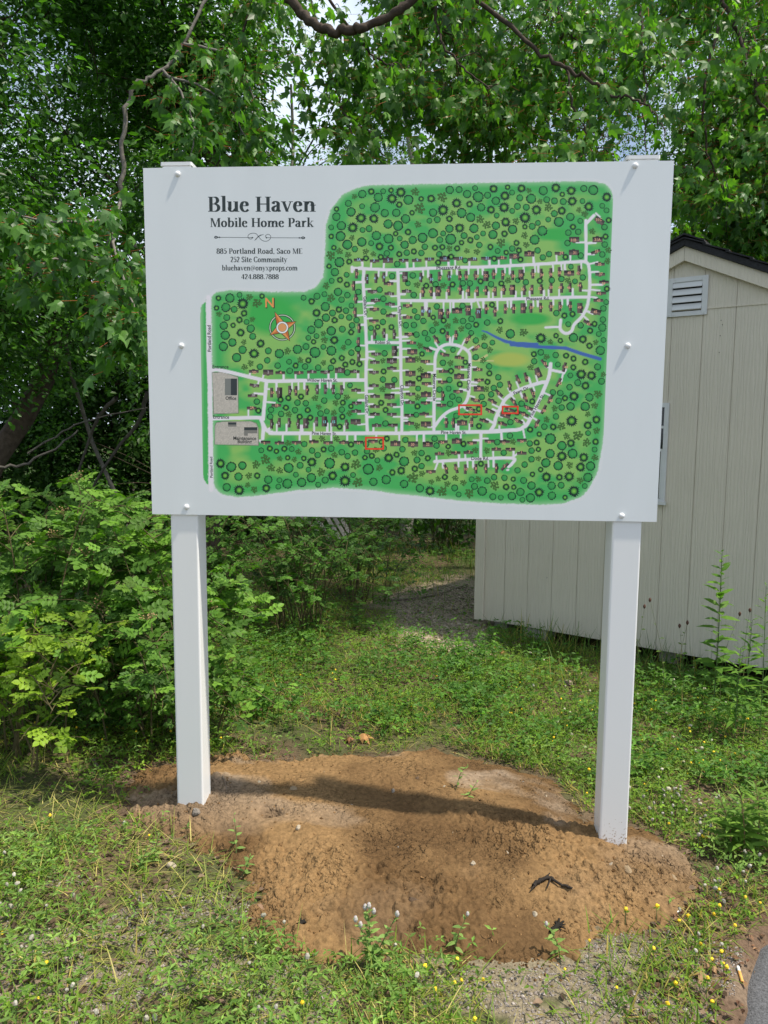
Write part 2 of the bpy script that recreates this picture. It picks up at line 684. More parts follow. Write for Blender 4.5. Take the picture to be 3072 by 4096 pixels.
MOUND = np.array([on_ground(px, py, -0.09)[:2] for px, py in (
    (276, 1725), (285, 1698), (330, 1678), (400, 1668), (470, 1650), (560, 1652), (640, 1645), (720, 1632), (800, 1622), (860, 1614), (935, 1604), (1000, 1618), (1080, 1636),
    (1150, 1650), (1205, 1668), (1235, 1710), (1262, 1745), (1380, 1752), (1440, 1772), (1480, 1800), (1512, 1860), (1535, 1925), (1500, 1952), (1440, 1978), (1370, 1990),
    (1290, 2010), (1255, 2062), (1130, 2082), (1000, 2090), (880, 2080), (770, 2078), (650, 2072), (590, 2040), (545, 1985), (520, 1920), (450, 1868), (390, 1842), (310, 1815), (282, 1775))])
RA, RB_, RC_ = (on_ground(*q, -0.15)[:2] for q in ((1572, 2212), (1620, 2030), (1662, 2006)))
ROAD_N = np.array([(RB_ - RA)[1], -(RB_ - RA)[0]]) / np.hypot(*(RB_ - RA))        # points into the asphalt
ROAD_M = np.array([(RC_ - RB_)[1], -(RC_ - RB_)[0]]) / np.hypot(*(RC_ - RB_))


def road_sd(x, y):
    d1 = (x - RA[0]) * ROAD_N[0] + (y - RA[1]) * ROAD_N[1]
    d2 = (x - RB_[0]) * ROAD_M[0] + (y - RB_[1]) * ROAD_M[1]
    return np.minimum(d1, d2) + 0.035 * (N3.fbm(x * 7, y * 7, 3) - 0.5)


PATH = np.array([on_ground(px, py, -0.16)[:2] for px, py in (
    (885, 1388), (940, 1402), (1010, 1408), (1050, 1375), (1035, 1345), (1030, 1300), (1045, 1245), (960, 1250), (890, 1268), (850, 1290), (865, 1335))])


def mound_h(x, y):
    wob = 0.17 * (N1.fbm(x * 5 + 3, y * 5 + 8, 5, 0.6) - 0.5)
    d = poly_sd(x, y, MOUND) + wob
    t = np.clip(d / 0.34, -0.6, 1)
    h = 0.062 * np.where(t > 0, 1 - (1 - t) ** 2, t * 0.9) - 0.012
    # ridges and footprints of shovelled soil
    h = h + np.clip(t, 0, 1) * (0.062 * (N2.fbm(x * 2.9, y * 4.2, 3) - 0.5))
    hx, hy = on_ground(582, 1765, -0.03)[:2]
    h = h - 0.085 * np.exp(-(((x - hx) / 0.035) ** 2 + ((y - hy) / 0.028) ** 2))
    for cx, w, a in ((-0.796, 0.13, 0.016), (0.814, 0.16, -0.012)):
        h = h + a * np.exp(-(((x - cx) / w) ** 2 + ((y - 0.02) / w) ** 2))
    return h, d


def surf_z(x, y):
    h, d = mound_h(x, y)
    return ground_z(x, y) + np.maximum(h, 0)


def graded(lo, hi, core0, core1, step, grow=1.18):
    a = [core0]
    while a[-1] < core1:
        a.append(a[-1] + step)
    s = step
    while a[-1] < hi:
        s *= grow
        a.append(a[-1] + s)
    s = step
    b = [core0]
    while b[-1] > lo:
        s *= grow
        b.append(b[-1] - s)
    return np.array(b[1:][::-1] + a)


def grid_faces(nx, ny):
    i, j = np.meshgrid(np.arange(nx - 1), np.arange(ny - 1), indexing='ij')
    a = i * ny + j
    return np.stack([a, a + ny, a + ny + 1, a + 1], -1).reshape(-1, 4)


gx, gy = graded(-220, 220, -2.4, 2.4, 0.03), graded(-60, 400, -1.3, 3.4, 0.03)
X, Y = np.meshgrid(gx, gy, indexing='ij')
X, Y = X.ravel(), Y.ravel()
Z = ground_z(X, Y)
soil = np.array((0.075, 0.052, 0.033))
litter = np.array((0.16, 0.11, 0.072))
gravel = np.array((0.33, 0.265, 0.19))
green = np.array((0.055, 0.085, 0.025))
sand = np.array((0.17, 0.135, 0.095))
c = soil + (litter - soil) * N2.fbm(X * 5, Y * 5)[:, None]
k = np.clip((N3.fbm(X * 3 + 11, Y * 3 + 7) - 0.40) * 5, 0, 1)[:, None]
c = c * (1 - 0.6 * k) + green * 0.6 * k
dp = poly_sd(X, Y, PATH)
k = np.clip((dp + 0.3 + 0.5 * (N1.fbm(X * 6, Y * 6) - 0.5)) / 0.25, 0, 1)[:, None]
c = c * (1 - k) + gravel * k
k = (np.clip((-Y - 0.45 + 0.5 * (N1.fbm(X * 3 + 5, Y * 5 + 5) - 0.5)) / 0.2, 0, 1) * (N2.fbm(X * 4, Y * 8, 3) > 0.47))[:, None]
c = c * (1 - 0.7 * k) + (gravel * 0.55 + sand * 0.45) * 0.7 * k
k = np.clip((0.14 + road_sd(X, Y)) / 0.1, 0, 1)[:, None] * 0.5
c = c * (1 - k) + np.array((0.15, 0.095, 0.065)) * k
far = np.clip((np.hypot(X, Y) - 7) / 6, 0, 1)[:, None]
c = c * (1 - far) + green * 0.8 * far
mb = MB().add(np.stack([X, Y, Z], 1), grid_faces(len(gx), len(gy)), c)
ground = tag(mb.build('ground', M_GROUND, smooth=True), kind='structure')

# asphalt at the lower right
rx, ry = np.linspace(0.2, 6, 150) ** 1.0, np.linspace(-6.5, 3, 220)
X, Y = np.meshgrid(graded(0.2, 9, 0.5, 1.7, 0.015), graded(-9, 3, -1.6, 0.3, 0.015), indexing='ij')
F = grid_faces(*X.shape)
X, Y = X.ravel(), Y.ravel()
sd = road_sd(X, Y)
keep = (sd[F] > 0).all(1)
Zr = -0.098 - 0.05 * np.clip(X, -3, 3) - 0.02 * np.clip(1 - sd / 0.05, 0, 1)
tag(MB().add(np.stack([X, Y, Zr], 1), F[keep], (1, 1, 1)).build('road', M_ASPHALT, smooth=True), kind='structure')

# the mound of loose soil round the two posts
nx, ny = 520, 330
x0, y0 = MOUND.min(0) - 0.1
x1, y1 = MOUND.max(0) + 0.1
X, Y = np.meshgrid(np.linspace(x0, x1, nx), np.linspace(y0, y1, ny), indexing='ij')
X, Y = X.ravel(), Y.ravel()
h, d = mound_h(X, Y)
rough = np.clip((N3.fbm(X * 2.0 + 1, Y * 2.6, 3) - 0.36) * 4.2, 0.10, 1)
cl = 0.016 * clods(X, Y, 0.042) * rough + 0.009 * clods(X + 3, Y + 1, 0.02) * (0.25 + rough) + 0.5 * (N1.fbm(X * 30, Y * 30, 4, 0.65) - 0.5) * 0.030 * rough + (N2.fbm(X * 85, Y * 85, 2) - 0.5) * 0.011 * rough
cl += np.maximum(N3.fbm(X * 40 + 5, Y * 40, 2) - 0.56, 0) * 0.036 * (0.3 + rough) + np.maximum(N1(X * 75, Y * 75 + 9) - 0.6, 0) * 0.012 * (0.25 + rough)
Z = ground_z(X, Y) + h + cl * np.clip(d / 0.06 + 0.6, 0, 1)
c1, c2, c3 = np.array((0.228, 0.138, 0.062)), np.array((0.112, 0.065, 0.029)), np.array((0.29, 0.225, 0.165))
t = N2.fbm(X * 3.1, Y * 3.1, 5)[:, None]
t = np.clip((t - 0.5) * 2.6 + 0.5 + 0.35 * (N1.fbm(X * 1.4 + 50, Y * 1.8, 2)[:, None] - 0.5), 0, 1)
c = c1 * t + c2 * (1 - t)
low = np.clip(0.5 - cl / 0.016, 0, 1)[:, None]
c = c * (1 - 0.12 * low)
dry = np.clip((N1.fbm(X * 3 + 9, Y * 4 + 2, 4) - 0.52) * 7, 0, 1) * np.clip((Y + 0.25) / 0.45, 0.15, 1)
c = c * (1 - 0.6 * dry[:, None]) + c3 * 0.6 * dry[:, None]
F = grid_faces(nx, ny)
keep = (d[F] > -0.08).any(1)
tag(MB().add(np.stack([X, Y, Z], 1), F[keep], c).build('dirt_mound', M_DIRT, smooth=True), kind='structure')

# ------------------------------------------------------------------ the sign
PB, PH = 1.135, 1.226                       # panel bottom and height
HW = 1.829 / 2
sign = root('map_sign', 'white community map sign on two posts standing in fresh dirt', 'sign', (0, 0.05, -0.03))
panel = MB().add(*box(-HW, 0, PB, HW, 0.006, PB + PH)).build('panel', M_PANEL, sign)


def round_square(cx, cy, w, r, n=5):
    P = []
    for qx, qy, a0 in ((1, 1, 0), (-1, 1, 90), (-1, -1, 180), (1, -1, 270)):
        for a in np.linspace(a0, a0 + 90, n):
            P.append((cx + qx * (w / 2 - r) + r * math.cos(math.radians(a)), cy + qy * (w / 2 - r) + r * math.sin(math.radians(a))))
    return P


for cx in (-0.797, 0.814):
    post = MB().add(*extrude(round_square(cx, 0.058, 0.103, 0.007), -0.45, PB + PH + 0.008)).build('post', M_POST, sign)
    capmb = MB().add(*extrude(round_square(cx, 0.058, 0.112, 0.006), PB + PH + 0.0085, PB + PH + 0.020))
    P0 = round_square(cx, 0.058, 0.112, 0.006)
    P1 = round_square(cx, 0.058, 0.080, 0.006)
    V = [(p[0], p[1], PB + PH + 0.0205) for p in P0] + [(p[0], p[1], PB + PH + 0.026) for p in P1]
    n = len(P0)
    capmb.add(V, [[i, (i + 1) % n, n + (i + 1) % n, n + i] for i in range(n)] + [list(range(n, 2 * n))])
    capmb.build('post_cap', M_VINYL, post)
for px, py in ((384, 376), (392, 747), (403, 1095), (1372, 358), (1356, 747), (1343, 1114)):
    p = at(px, py, 0.0)
    a = np.linspace(0, 2 * math.pi, 14, endpoint=False)
    V, F = [], []
    prof = ((0.0098, 0.0), (0.0098, 0.0025), (0.0085, 0.0052), (0.0055, 0.0075), (0.0015, 0.0085))
    for r, h in prof:
        V += [(p[0] + r * math.cos(t), -h, p[2] + r * math.sin(t)) for t in a]
    for i in range(len(prof) - 1):
        F += [[i * 14 + j, i * 14 + (j + 1) % 14, (i + 1) * 14 + (j + 1) % 14, (i + 1) * 14 + j] for j in range(14)]
    F.append(list(range(14 * (len(prof) - 1), 14 * len(prof))))
    MB().add(V, F).build('bolt', M_VINYL, sign, smooth=True)

# ---- the print on the panel: traced in the units of enlarged views of the board, laid on its plane
ZV = dict(A=(540, 620, 900), B=(1240, 680, 760), C=(1900, 680, 820), D=(760, 1380, 880), E=(1560, 1300, 920),
          a=(1390, 1030, 500), b=(1840, 980, 600), c=(1390, 1300, 600), d=(1900, 1380, 500), e=(960, 1440, 540))


def zc(z, x, y):
    o = ZV[z]
    return np.array([o[0] + x * o[2] / 1659.0, o[1] + y * o[2] / 1659.0])


def board(u, v):
    """sketch units -> (x, z) on the board's plane"""
    return at(u / DK, v / DK, 0.0)[[0, 2]]


def px_alb(r, g, b):
    return np.clip(0.79 * lin((r, g, b)) / lin((196, 210, 218)), 0.003, 0.9)


def pl(z, *pts):
    return [zc(z, *p) for p in pts]


MAP = pl('A', (560, 1040), (600, 1008), (700, 995), (1000, 1007), (1250, 1005), (1330, 972), (1385, 900), (1398, 700), (1405, 520), (1440, 400), (1530, 290), (1640, 236)) + \
    pl('B', (320, 195), (400, 155), (520, 130), (1000, 120), (1659, 107)) + \
    pl('C', (500, 92), (950, 88), (1060, 110), (1110, 170), (1130, 280), (1125, 600), (1110, 900), (1095, 1200), (1090, 1400)) + \
    pl('E', (1590, 100), (1570, 400), (1550, 750), (1530, 900), (1500, 1060), (1440, 1180), (1380, 1245), (1250, 1290), (1080, 1300), (800, 1290), (500, 1270), (200, 1235), (0, 1215)) + \
    pl('D', (1400, 1100), (1100, 1080), (800, 1100), (500, 1140), (350, 1150), (240, 1130), (190, 1085), (176, 1040), (168, 600), (162, 0))
STRIP = pl('A', (523, 1066), (482, 1120), (470, 1250), (474, 1475)) + pl('D', (70, 200), (68, 700), (80, 960), (110, 1030), (140, 1062), (141, 600), (130, 0))
W1, W2, W3 = 12.5, 14.5, 17.5
ROADS = [
    (W3, pl('A', (541, 1050), (542, 1475)) + pl('D', (150, 300), (160, 1090))),
    (W2, pl('D', (160, 190), (240, 192), (540, 262), (620, 272), (900, 268), (1320, 264))),
    (W2, pl('D', (160, 556), (500, 548), (535, 562), (552, 620), (548, 705))),
    (W2, pl('D', (575, 285), (566, 400), (556, 500), (552, 560))),
    (W2, pl('D', (548, 590), (575, 640), (620, 660), (700, 666), (1659, 665)) + pl('c', (700, 1192), (1100, 1188), (1659, 1178)) + pl('d', (250, 1140), (560, 1125), (640, 1090), (700, 1040), (830, 780), (935, 540), (985, 400), (1005, 250))),
    (W2, pl('d', (200, 1145), (255, 1060), (275, 970), (340, 830), (420, 700), (600, 590), (850, 505), (940, 490))),
    (11, pl('d', (1000, 330), (1150, 360))),
    (W1, pl('d', (78, 1150), (76, 1490))),
    (W1, pl('E', (322, 985), (600, 968), (880, 960), (880, 1000), (855, 1022))),
    (W1, pl('a', (60, 150), (100, 150), (210, 150), (208, 300), (215, 450), (240, 900), (258, 1320)) + pl('c', (208, 400), (205, 620), (212, 1000), (220, 1190))),
    (W1, pl('a', (60, 130), (62, 185))),
    (13, pl('a', (250, 1128), (700, 1130))),
    (W1, pl('a', (668, 165), (680, 560), (700, 1000), (708, 1300)) + pl('c', (588, 300), (592, 600), (602, 900), (600, 1190))),
    (W1, pl('a', (60, 142), (250, 150), (640, 165), (1000, 147), (1500, 130)) + pl('b', (0, 248), (400, 237), (900, 210), (1300, 185), (1390, 190), (1425, 240), (1436, 420), (1425, 580), (1402, 690), (1345, 795), (1262, 880), (1235, 950), (1170, 978), (1110, 930), (1114, 830))),
    (9, pl('b', (945, 912), (1110, 905))),
    (W1, pl('b', (1390, 190), (1396, 0)) + pl('C', (897, 560), (897, 410))),
    (W1, pl('C', (899, 435), (962, 368))),
    (W1, pl('a', (690, 572), (1659, 575)) + pl('b', (0, 612), (500, 600), (1000, 584), (1410, 575))),
    (W1, pl('c', (955, 1180), (958, 800), (966, 500), (972, 350), (1010, 262), (1100, 215), (1230, 230), (1330, 290), (1356, 380), (1346, 700), (1318, 835), (1250, 905), (1130, 950), (1040, 1020), (965, 1120))),
]
RIVER = pl('b', (245, 948), (300, 965), (400, 1020), (500, 1065), (620, 1090), (850, 1100)) + pl('d', (480, -5), (700, 15), (950, 30), (1200, 40), (1400, 110), (1660, 185))
RIVER_W = [5, 7, 10, 13, 14, 14, 13, 13, 13, 14, 14, 14, 15]
# label, text spot, colour, building spot, kind (h v single, H V double), tilt of its long axis
HS = {
    'a': "1A 152 28 b 148 33 h|3 350 35 b 360 45 h|5 540 33 b 537 37 H|7 738 40 b 745 36 h|9 926 33 b 918 40 h|11 1092 18 b 1087 20 h|15 1297 15 b 1288 20 H|17 1505 8 b 1470 12 h|21 127 217 o 118 215 v|19 68 378 o 83 375 v|17 100 552 o 110 548 v|15 87 730 o 103 727 v|13 137 933 o 153 938 v|11 137 1115 o 146 1122 v|9 140 1303 g 146 1310 v|2 263 278 b 260 285 v|4 360 275 b 377 275 v|6 485 258 b 483 262 v|25 555 360 o 545 347 h|24 363 460 g 330 450 h|23 567 485 g 555 482 h|22 382 555 g 372 570 h|21 570 630 g 565 620 h|20 366 677 o 357 688 h|19 583 785 g 575 773 h|18 355 865 o 350 840 h|1 355 1015 g 358 1018 v|3 485 1005 g 485 1003 v|5 615 1025 g 618 1020 v|28 763 268 g 765 258 V|26 795 445 g 785 450 h|24 800 633 o 798 640 h|22 803 790 o 798 797 h|20 828 1012 o 820 1018 h|18 855 1125 o 848 1135 h|16 862 1250 o 860 1250 H|17 620 1248 g 622 1240 V|16 388 1282 g 380 1280 h|8 963 275 b 973 265 v|10 1118 290 b 1107 280 v|12 1230 270 o 1217 252 v|14 1360 255 b 1348 245 v|16 1495 255 o 1488 242 v|18 1582 258 o 1575 242 v|78 985 455 o 1000 460 v|76 1095 450 o 1113 452 v|74 1198 448 o 1200 447 V|72 1330 440 o 1348 442 v|70 1480 420 o 1497 430 v|68 1592 437 o 1610 447 v|83 1002 712 b 993 712 v|81 1095 712 b 1083 725 v|79 1235 742 o 1235 748 V|77 1345 737 o 1330 745 v|75 1455 715 o 1455 708 H|73 1602 690 o 1603 703 V|18 1170 1108 o 1178 1088 v 55|20 1338 1052 o 1325 1045 v|22 1432 1037 o 1440 1030 v|22A 1595 1085 o 1600 1085 v 120|16 1063 1238 o 1063 1222 h 25|9 1262 1285 o 1290 1288 h 12",
    'b': "19 162 150 b 138 160 h|21 298 143 b 287 147 h|23 470 137 o 463 145 h|25 608 122 o 600 122 H|27 768 98 o 767 98 H|29 1120 88 o 1100 92 h|31 1268 85 o 1260 83 H|33 1510 68 o 1500 75 h -20|35 1545 213 o 1547 213 h|37 1558 320 o 1550 324 h|39 1587 428 o 1593 410 h|41 1540 537 o 1562 532 h|43 1533 615 o 1530 613 h|45 1497 740 o 1503 737 H 15|47 1422 875 o 1412 862 h 32|20 187 345 o 173 337 v|22 287 340 o 287 345 V|24 382 322 o 372 325 v|26 480 325 o 471 330 v|28 592 343 o 582 335 v|30 672 333 o 675 328 V|32 815 327 o 805 318 v|34 907 330 o 897 315 v|36 1005 323 o 1005 308 v|38 1100 308 o 1097 297 v|40 1207 308 o 1207 310 H|42 1303 310 o 1315 280 v|66 180 505 o 193 512 v|64 273 502 o 288 503 v|62 377 495 o 390 512 v|60 470 492 o 485 497 v|58 575 480 o 580 495 V|56 693 487 o 710 500 v|54 785 487 o 797 493 v|52 883 482 o 898 487 v|50 1008 468 o 1007 478 v|48 1105 470 o 1123 475 v|46 1203 472 o 1218 468 v|44 1318 447 o 1330 465 v|71 203 740 b 205 755 V|69 300 705 o 287 710 v|67 397 730 o 388 738 v|65 507 707 o 500 707 v|63 600 700 o 593 705 v|61 695 702 o 698 700 V|59 795 692 o 785 697 v|57 900 690 o 890 693 v|55 1015 680 o 1005 682 v|53 1113 685 o 1103 680 v|51 1222 680 o 1220 677 v|49 1322 690 o 1325 697 V",
    'C': "31B 797 567 o 803 562 H|31A 992 563 o 992 563 H|31C 1003 402 o 1007 410 H 35",
    'c': "14 298 420 g 303 413 h|15 492 398 g 490 395 H|11 492 492 g 490 480 h|12 298 518 g 293 522 h|10 296 672 g 293 672 h|9 478 678 g 470 670 H|8 298 797 g 305 790 h|7 487 795 g 465 787 H|6 308 905 g 303 903 h|5 485 885 g 490 880 h|4 308 987 g 303 988 h|3 485 990 g 490 987 h|2 327 1115 g 323 1112 h|1 493 1110 g 502 1106 h|14 693 388 o 697 388 H|12 697 532 o 697 535 H|10 688 655 g 695 650 H|8 703 762 g 697 763 h|6 697 855 g 692 858 h|4 690 995 g 683 998 h|2 683 1095 o 685 1087 h|14 877 405 o 860 402 h|12 877 563 o 865 560 H|10 877 660 o 873 647 h|8 875 775 o 867 770 H|6 875 862 o 862 860 h|4 862 1003 o 848 985 h|2 863 1095 o 867 1095 H|11 1242 365 o 1238 362 h 8|15 1243 468 o 1237 465 h|17 1237 573 o 1235 570 H|19 1225 740 o 1223 735 h|7 1053 508 o 1063 515 h|5 1043 625 o 1053 630 h|3 1058 775 o 1053 785 v|1 1042 882 o 1040 887 h|24 1448 490 o 1440 495 h|26 1457 607 o 1455 608 h|28 1453 705 o 1452 707 H|30 1422 828 o 1415 830 h 14|32 1365 935 o 1360 932 h 17|22B 1430 242 o 1420 255 h -35|19 1083 1078 o 1093 1083 v|21 1158 1083 o 1172 1083 v|23 1280 1085 o 1268 1083 H|25 1370 1078 o 1375 1075 v|1 1508 1065 o 1510 1060 h 17|24 1050 1300 o 1055 1292 h|26 1220 1285 o 1210 1285 H|28 1367 1313 o 1377 1302 h|18 533 1317 o 530 1312 H|20 720 1320 o 725 1317 H|22 888 1320 o 888 1322 H|16 285 1297 o 282 1285 h|7 90 732 g 95 722 h|5 95 862 g 103 862 h|3 90 955 g 98 955 h|1 95 1065 g 90 1068 H|14 87 513 g 80 517 h",
    'd': "7 317 648 o 320 640 h 45|5 228 757 o 230 747 h 27|3 190 885 o 200 873 h 25|9 458 545 o 458 540 v 79|11 585 465 o 572 455 v 65|13 693 437 o 675 427 v 77|15 840 387 o 840 367 V 66|33 932 250 o 920 245 v 52|44 1208 293 o 1187 293 v 106|42 1128 508 o 1110 497 v 117|40 1007 737 o 1000 718 v 118|38 917 872 o 912 855 v 118|36 827 1062 o 823 1045 v 118|12 780 643 o 765 640 v 69|10 680 703 o 668 700 v 71|8 513 757 o 512 757 v 53|6 450 857 o 460 858 h 18|4 397 930 o 405 930 H 17|31 690 832 o 710 833 h 24|29 640 927 o 650 917 h 24|27 555 1005 o 575 1005 h 30|2 345 1045 o 365 1045 h 18|30 188 1290 o 192 1275 h|32 383 1302 o 398 1283 h|34 622 1282 o 622 1265 h|5 282 1372 o 283 1385 h|3 470 1375 o 470 1383 h|1 617 1422 o 620 1437 h|6 143 1642 o 147 1640 v|4 278 1630 o 283 1635 v|2 393 1605 o 395 1615 v 136",
    'E': "11 355 925 o 357 930 h|9 475 918 o 473 922 h|7 573 915 o 565 920 h|16 290 1060 o 295 1057 h|14 403 1035 o 403 1040 v 75|12 477 1032 o 478 1035 v 75|10 548 1040 o 543 1040 v|8 620 1035 o 620 1037 v",
    'e': "2D 175 153 o 170 140 h|2 347 148 g 347 150 H|4 500 153 o 495 157 h|6 733 150 o 722 155 h|8 892 142 g 882 147 h|10 1060 142 g 1047 147 h|12 1230 125 g 1228 128 H|2C 192 308 g 177 312 h 8|2B 162 430 g 155 440 h|2A 148 583 o 143 590 h|1A 403 400 o 388 400 v|1 483 397 g 487 400 V|3 612 385 g 610 375 v|5 687 387 o 688 380 v|7 823 372 o 823 372 v|9 947 370 g 950 363 v|11 1057 373 g 1047 360 v|13 1152 378 g 1147 362 v|15 1253 385 g 1247 368 v|1B 453 555 o 447 558 h|1 388 790 g 388 785 v|3 478 780 g 483 770 v|5 595 775 g 603 770 v|7 710 793 g 717 787 v|9 810 797 g 808 778 V|11 935 765 g 942 758 v|13 1040 760 c 1037 755 V|15 1152 760 c 1157 755 V|17 1300 790 g 1312 790 v 82|2 298 1022 o 315 1010 h|4 465 1030 o 485 1020 h|6 680 1027 o 693 1012 h|8 888 1020 o 908 1005 h|10 1075 1027 o 1083 1015 h|12 1268 1022 o 1277 1013 h|14 1457 1022 o 1457 1010 h",
}
houses = []
for z, s in HS.items():
    for e in s.split('|'):
        q = e.split()
        kind = q[6]
        ang = float(q[7]) if len(q) > 7 else (0.0 if kind in 'hH' else 90.0)
        houses.append((q[0], zc(z, float(q[1]), float(q[2])), q[3], zc(z, float(q[4]), float(q[5])), kind, ang))

# road network as straight pieces, then a short drive from each home to its street
segs = []
for w, p in ROADS:
    q = smooth_path(np.array(p), 4) if len(p) > 4 else np.array(p)
    segs += [(q[i], q[i + 1], w / 2) for i in range(len(q) - 1)]
main = list(segs)


def near_seg(pt, sg):
    best = (1e9, None)
    for a, b, w in sg:
        e = b - a
        t = min(1, max(0, ((pt - a) @ e) / (e @ e + 1e-9)))
        q = a + t * e
        dd = np.hypot(*(pt - q))
        if dd < best[0]:
            best = (dd, q)
    return best


for i, (num, tp, colr, hp, kind, ang) in enumerate(houses):
    dd, q = near_seg(hp, main[1:])
    if dd > 75 or dd < 12:
        continue
    tow = (q - hp) / dd
    along = np.array([-tow[1], tow[0]])
    side = (1 if (i * 7) % 3 else -1) * (13 if kind in 'hH' and abs(tow[1]) > 0.7 or kind in 'vV' and abs(tow[0]) > 0.7 else 10)
    if kind in 'HV':
        side *= 1.2
    end = hp + along * side + tow * (7 if abs(side) < 11 else 9)
    segs.append((q + along * side, end, 3.6 + 1.2 * ((i * 5) % 3 == 0)))
ALLR = segs

gs = 0.0025
u0, v0 = -0.72, PB + 0.03
gxn, gzn = int(1.44 / gs), int(1.15 / gs)
GX, GZ = np.meshgrid(u0 + np.arange(gxn) * gs, v0 + np.arange(gzn) * gs, indexing='ij')
pp, _ = project(np.stack([GX.ravel(), np.zeros(GX.size), GZ.ravel()], 1))
U, Vv = pp[:, 0] * DK, pp[:, 1] * DK
sd = poly_sd(U, Vv, MAP)
ss = poly_sd(U, Vv, STRIP)
green_ = px_alb(62, 168, 90)
green2 = px_alb(52, 166, 76)
yel = px_alb(140, 186, 100)
t = np.clip((N1.fbm(U / 95, Vv / 60, 3) - 0.36) * 4.0, 0, 1)[:, None] * np.clip((sd - 35) / 45, 0, 1)[:, None]
cc = green_ * (1 - 0.72 * t) + yel * 0.72 * t


def blend(c, new, k):
    return c * (1 - k[:, None]) + np.asarray(new) * k[:, None]


for (z, x, y, rx_, ry_), cn, a in ((('C', 640, 520, 190, 60), green2, 1), (('C', 450, 1205, 190, 60), green2, 1), (('A', 1000, 1180, 230, 170), green2, 1), (('E', 860, 250, 170, 60), px_alb(158, 182, 88), 0.95)):
    o = zc(z, x, y)
    s = ZV[z][2] / 1659.0
    k = np.clip(1.6 - 1.6 * np.hypot((U - o[0]) / (rx_ * s), (Vv - o[1]) / (ry_ * s)) ** 2, 0, 1) * a
    cc = blend(cc, cn, k)
fuzz = 7 * (N2.fbm(U / 5, Vv / 5, 2) - 0.5)
white = np.array((0.78, 0.79, 0.80))
k = np.clip((26 - sd) / 26, 0, 1) ** 1.5 * 0.75
cc = blend(cc, px_alb(150, 200, 165), k)
inside = np.clip((np.maximum(sd, ss) + fuzz) / 3.0, 0, 1)
cc = np.where((ss > sd)[:, None], blend(np.repeat(green_[None], len(U), 0), px_alb(165, 205, 175), np.clip((24 - (U - zc('A', 468, 0)[0])) / 24, 0, 1) * 0.8), cc)
cc = blend(cc, white, 1 - inside)
# tan footpaths, stream, roads
for a, b, w in [(zc('E', 590, 258), zc('E', 745, 260), 3), (zc('E', 640, 256), zc('E', 700, 218), 4.5)]:
    e = b - a
    t = np.clip(((U - a[0]) * e[0] + (Vv - a[1]) * e[1]) / (e @ e), 0, 1)
    dd = np.hypot(U - a[0] - t * e[0], Vv - a[1] - t * e[1])
    cc = blend(cc, px_alb(178, 190, 130), np.clip(w - dd + 0.5, 0, 1))
for i in range(len(RIVER) - 1):
    a, b = RIVER[i], RIVER[i + 1]
    e = b - a
    t = np.clip(((U - a[0]) * e[0] + (Vv - a[1]) * e[1]) / (e @ e), 0, 1)
    dd = np.hypot(U - a[0] - t * e[0], Vv - a[1] - t * e[1])
    w = RIVER_W[i] * (1 - t) + RIVER_W[i + 1] * t
    cc = blend(cc, px_alb(58, 98, 172), np.clip((w * 0.5 - dd) / 1.5 + 0.5, 0, 1) * inside)
for poly in (pl('D', (168, 208), (240, 205), (362, 240), (365, 515), (178, 520)), pl('D', (187, 612), (198, 585), (250, 576), (460, 575), (500, 590), (515, 625), (518, 758), (187, 750))):
    s2 = poly_sd(U, Vv, poly)
    grey = px_alb(168, 172, 168) * (0.8 + 0.4 * N3(U / 2.5, Vv / 2.5))[:, None]
    k = np.clip(s2 / 1.5 + 0.5, 0, 1)
    cc = cc * (1 - k[:, None]) + grey * k[:, None]
    cc = blend(cc, px_alb(70, 80, 75), np.clip(1.3 - np.abs(s2) / 1.4, 0, 1) * 0.8)
rd = np.full(len(U), 1e9)
for a, b, w in ALLR:
    lo, hi = np.minimum(a, b) - 16, np.maximum(a, b) + 16
    ix = np.nonzero((U > lo[0]) & (U < hi[0]) & (Vv > lo[1]) & (Vv < hi[1]))[0]
    if not len(ix):
        continue
    e = b - a
    t = np.clip(((U[ix] - a[0]) * e[0] + (Vv[ix] - a[1]) * e[1]) / (e @ e + 1e-9), 0, 1)
    rd[ix] = np.minimum(rd[ix], np.hypot(U[ix] - a[0] - t * e[0], Vv[ix] - a[1] - t * e[1]) - w)
cc = blend(cc, px_alb(206, 215, 228), np.clip(0.5 - rd / 2.0, 0, 1))
F = grid_faces(gxn, gzn)
keep = (np.maximum(sd, ss)[F] > -9).any(1) | (rd[F] < 4).any(1)
F = F[keep]
used, invx = np.unique(F, return_inverse=True)
V = np.stack([GX.ravel(), np.full(GX.size, -0.00003), GZ.ravel()], 1)
MB().add(V[used], invx.reshape(F.shape), cc[used]).build('map_print', M_PRINT, panel)


def flat(poly, y):
    """polygon in sketch units -> vertices on the board"""
    return np.array([(*board(*p), y) for p in poly])[:, [0, 2, 1]]


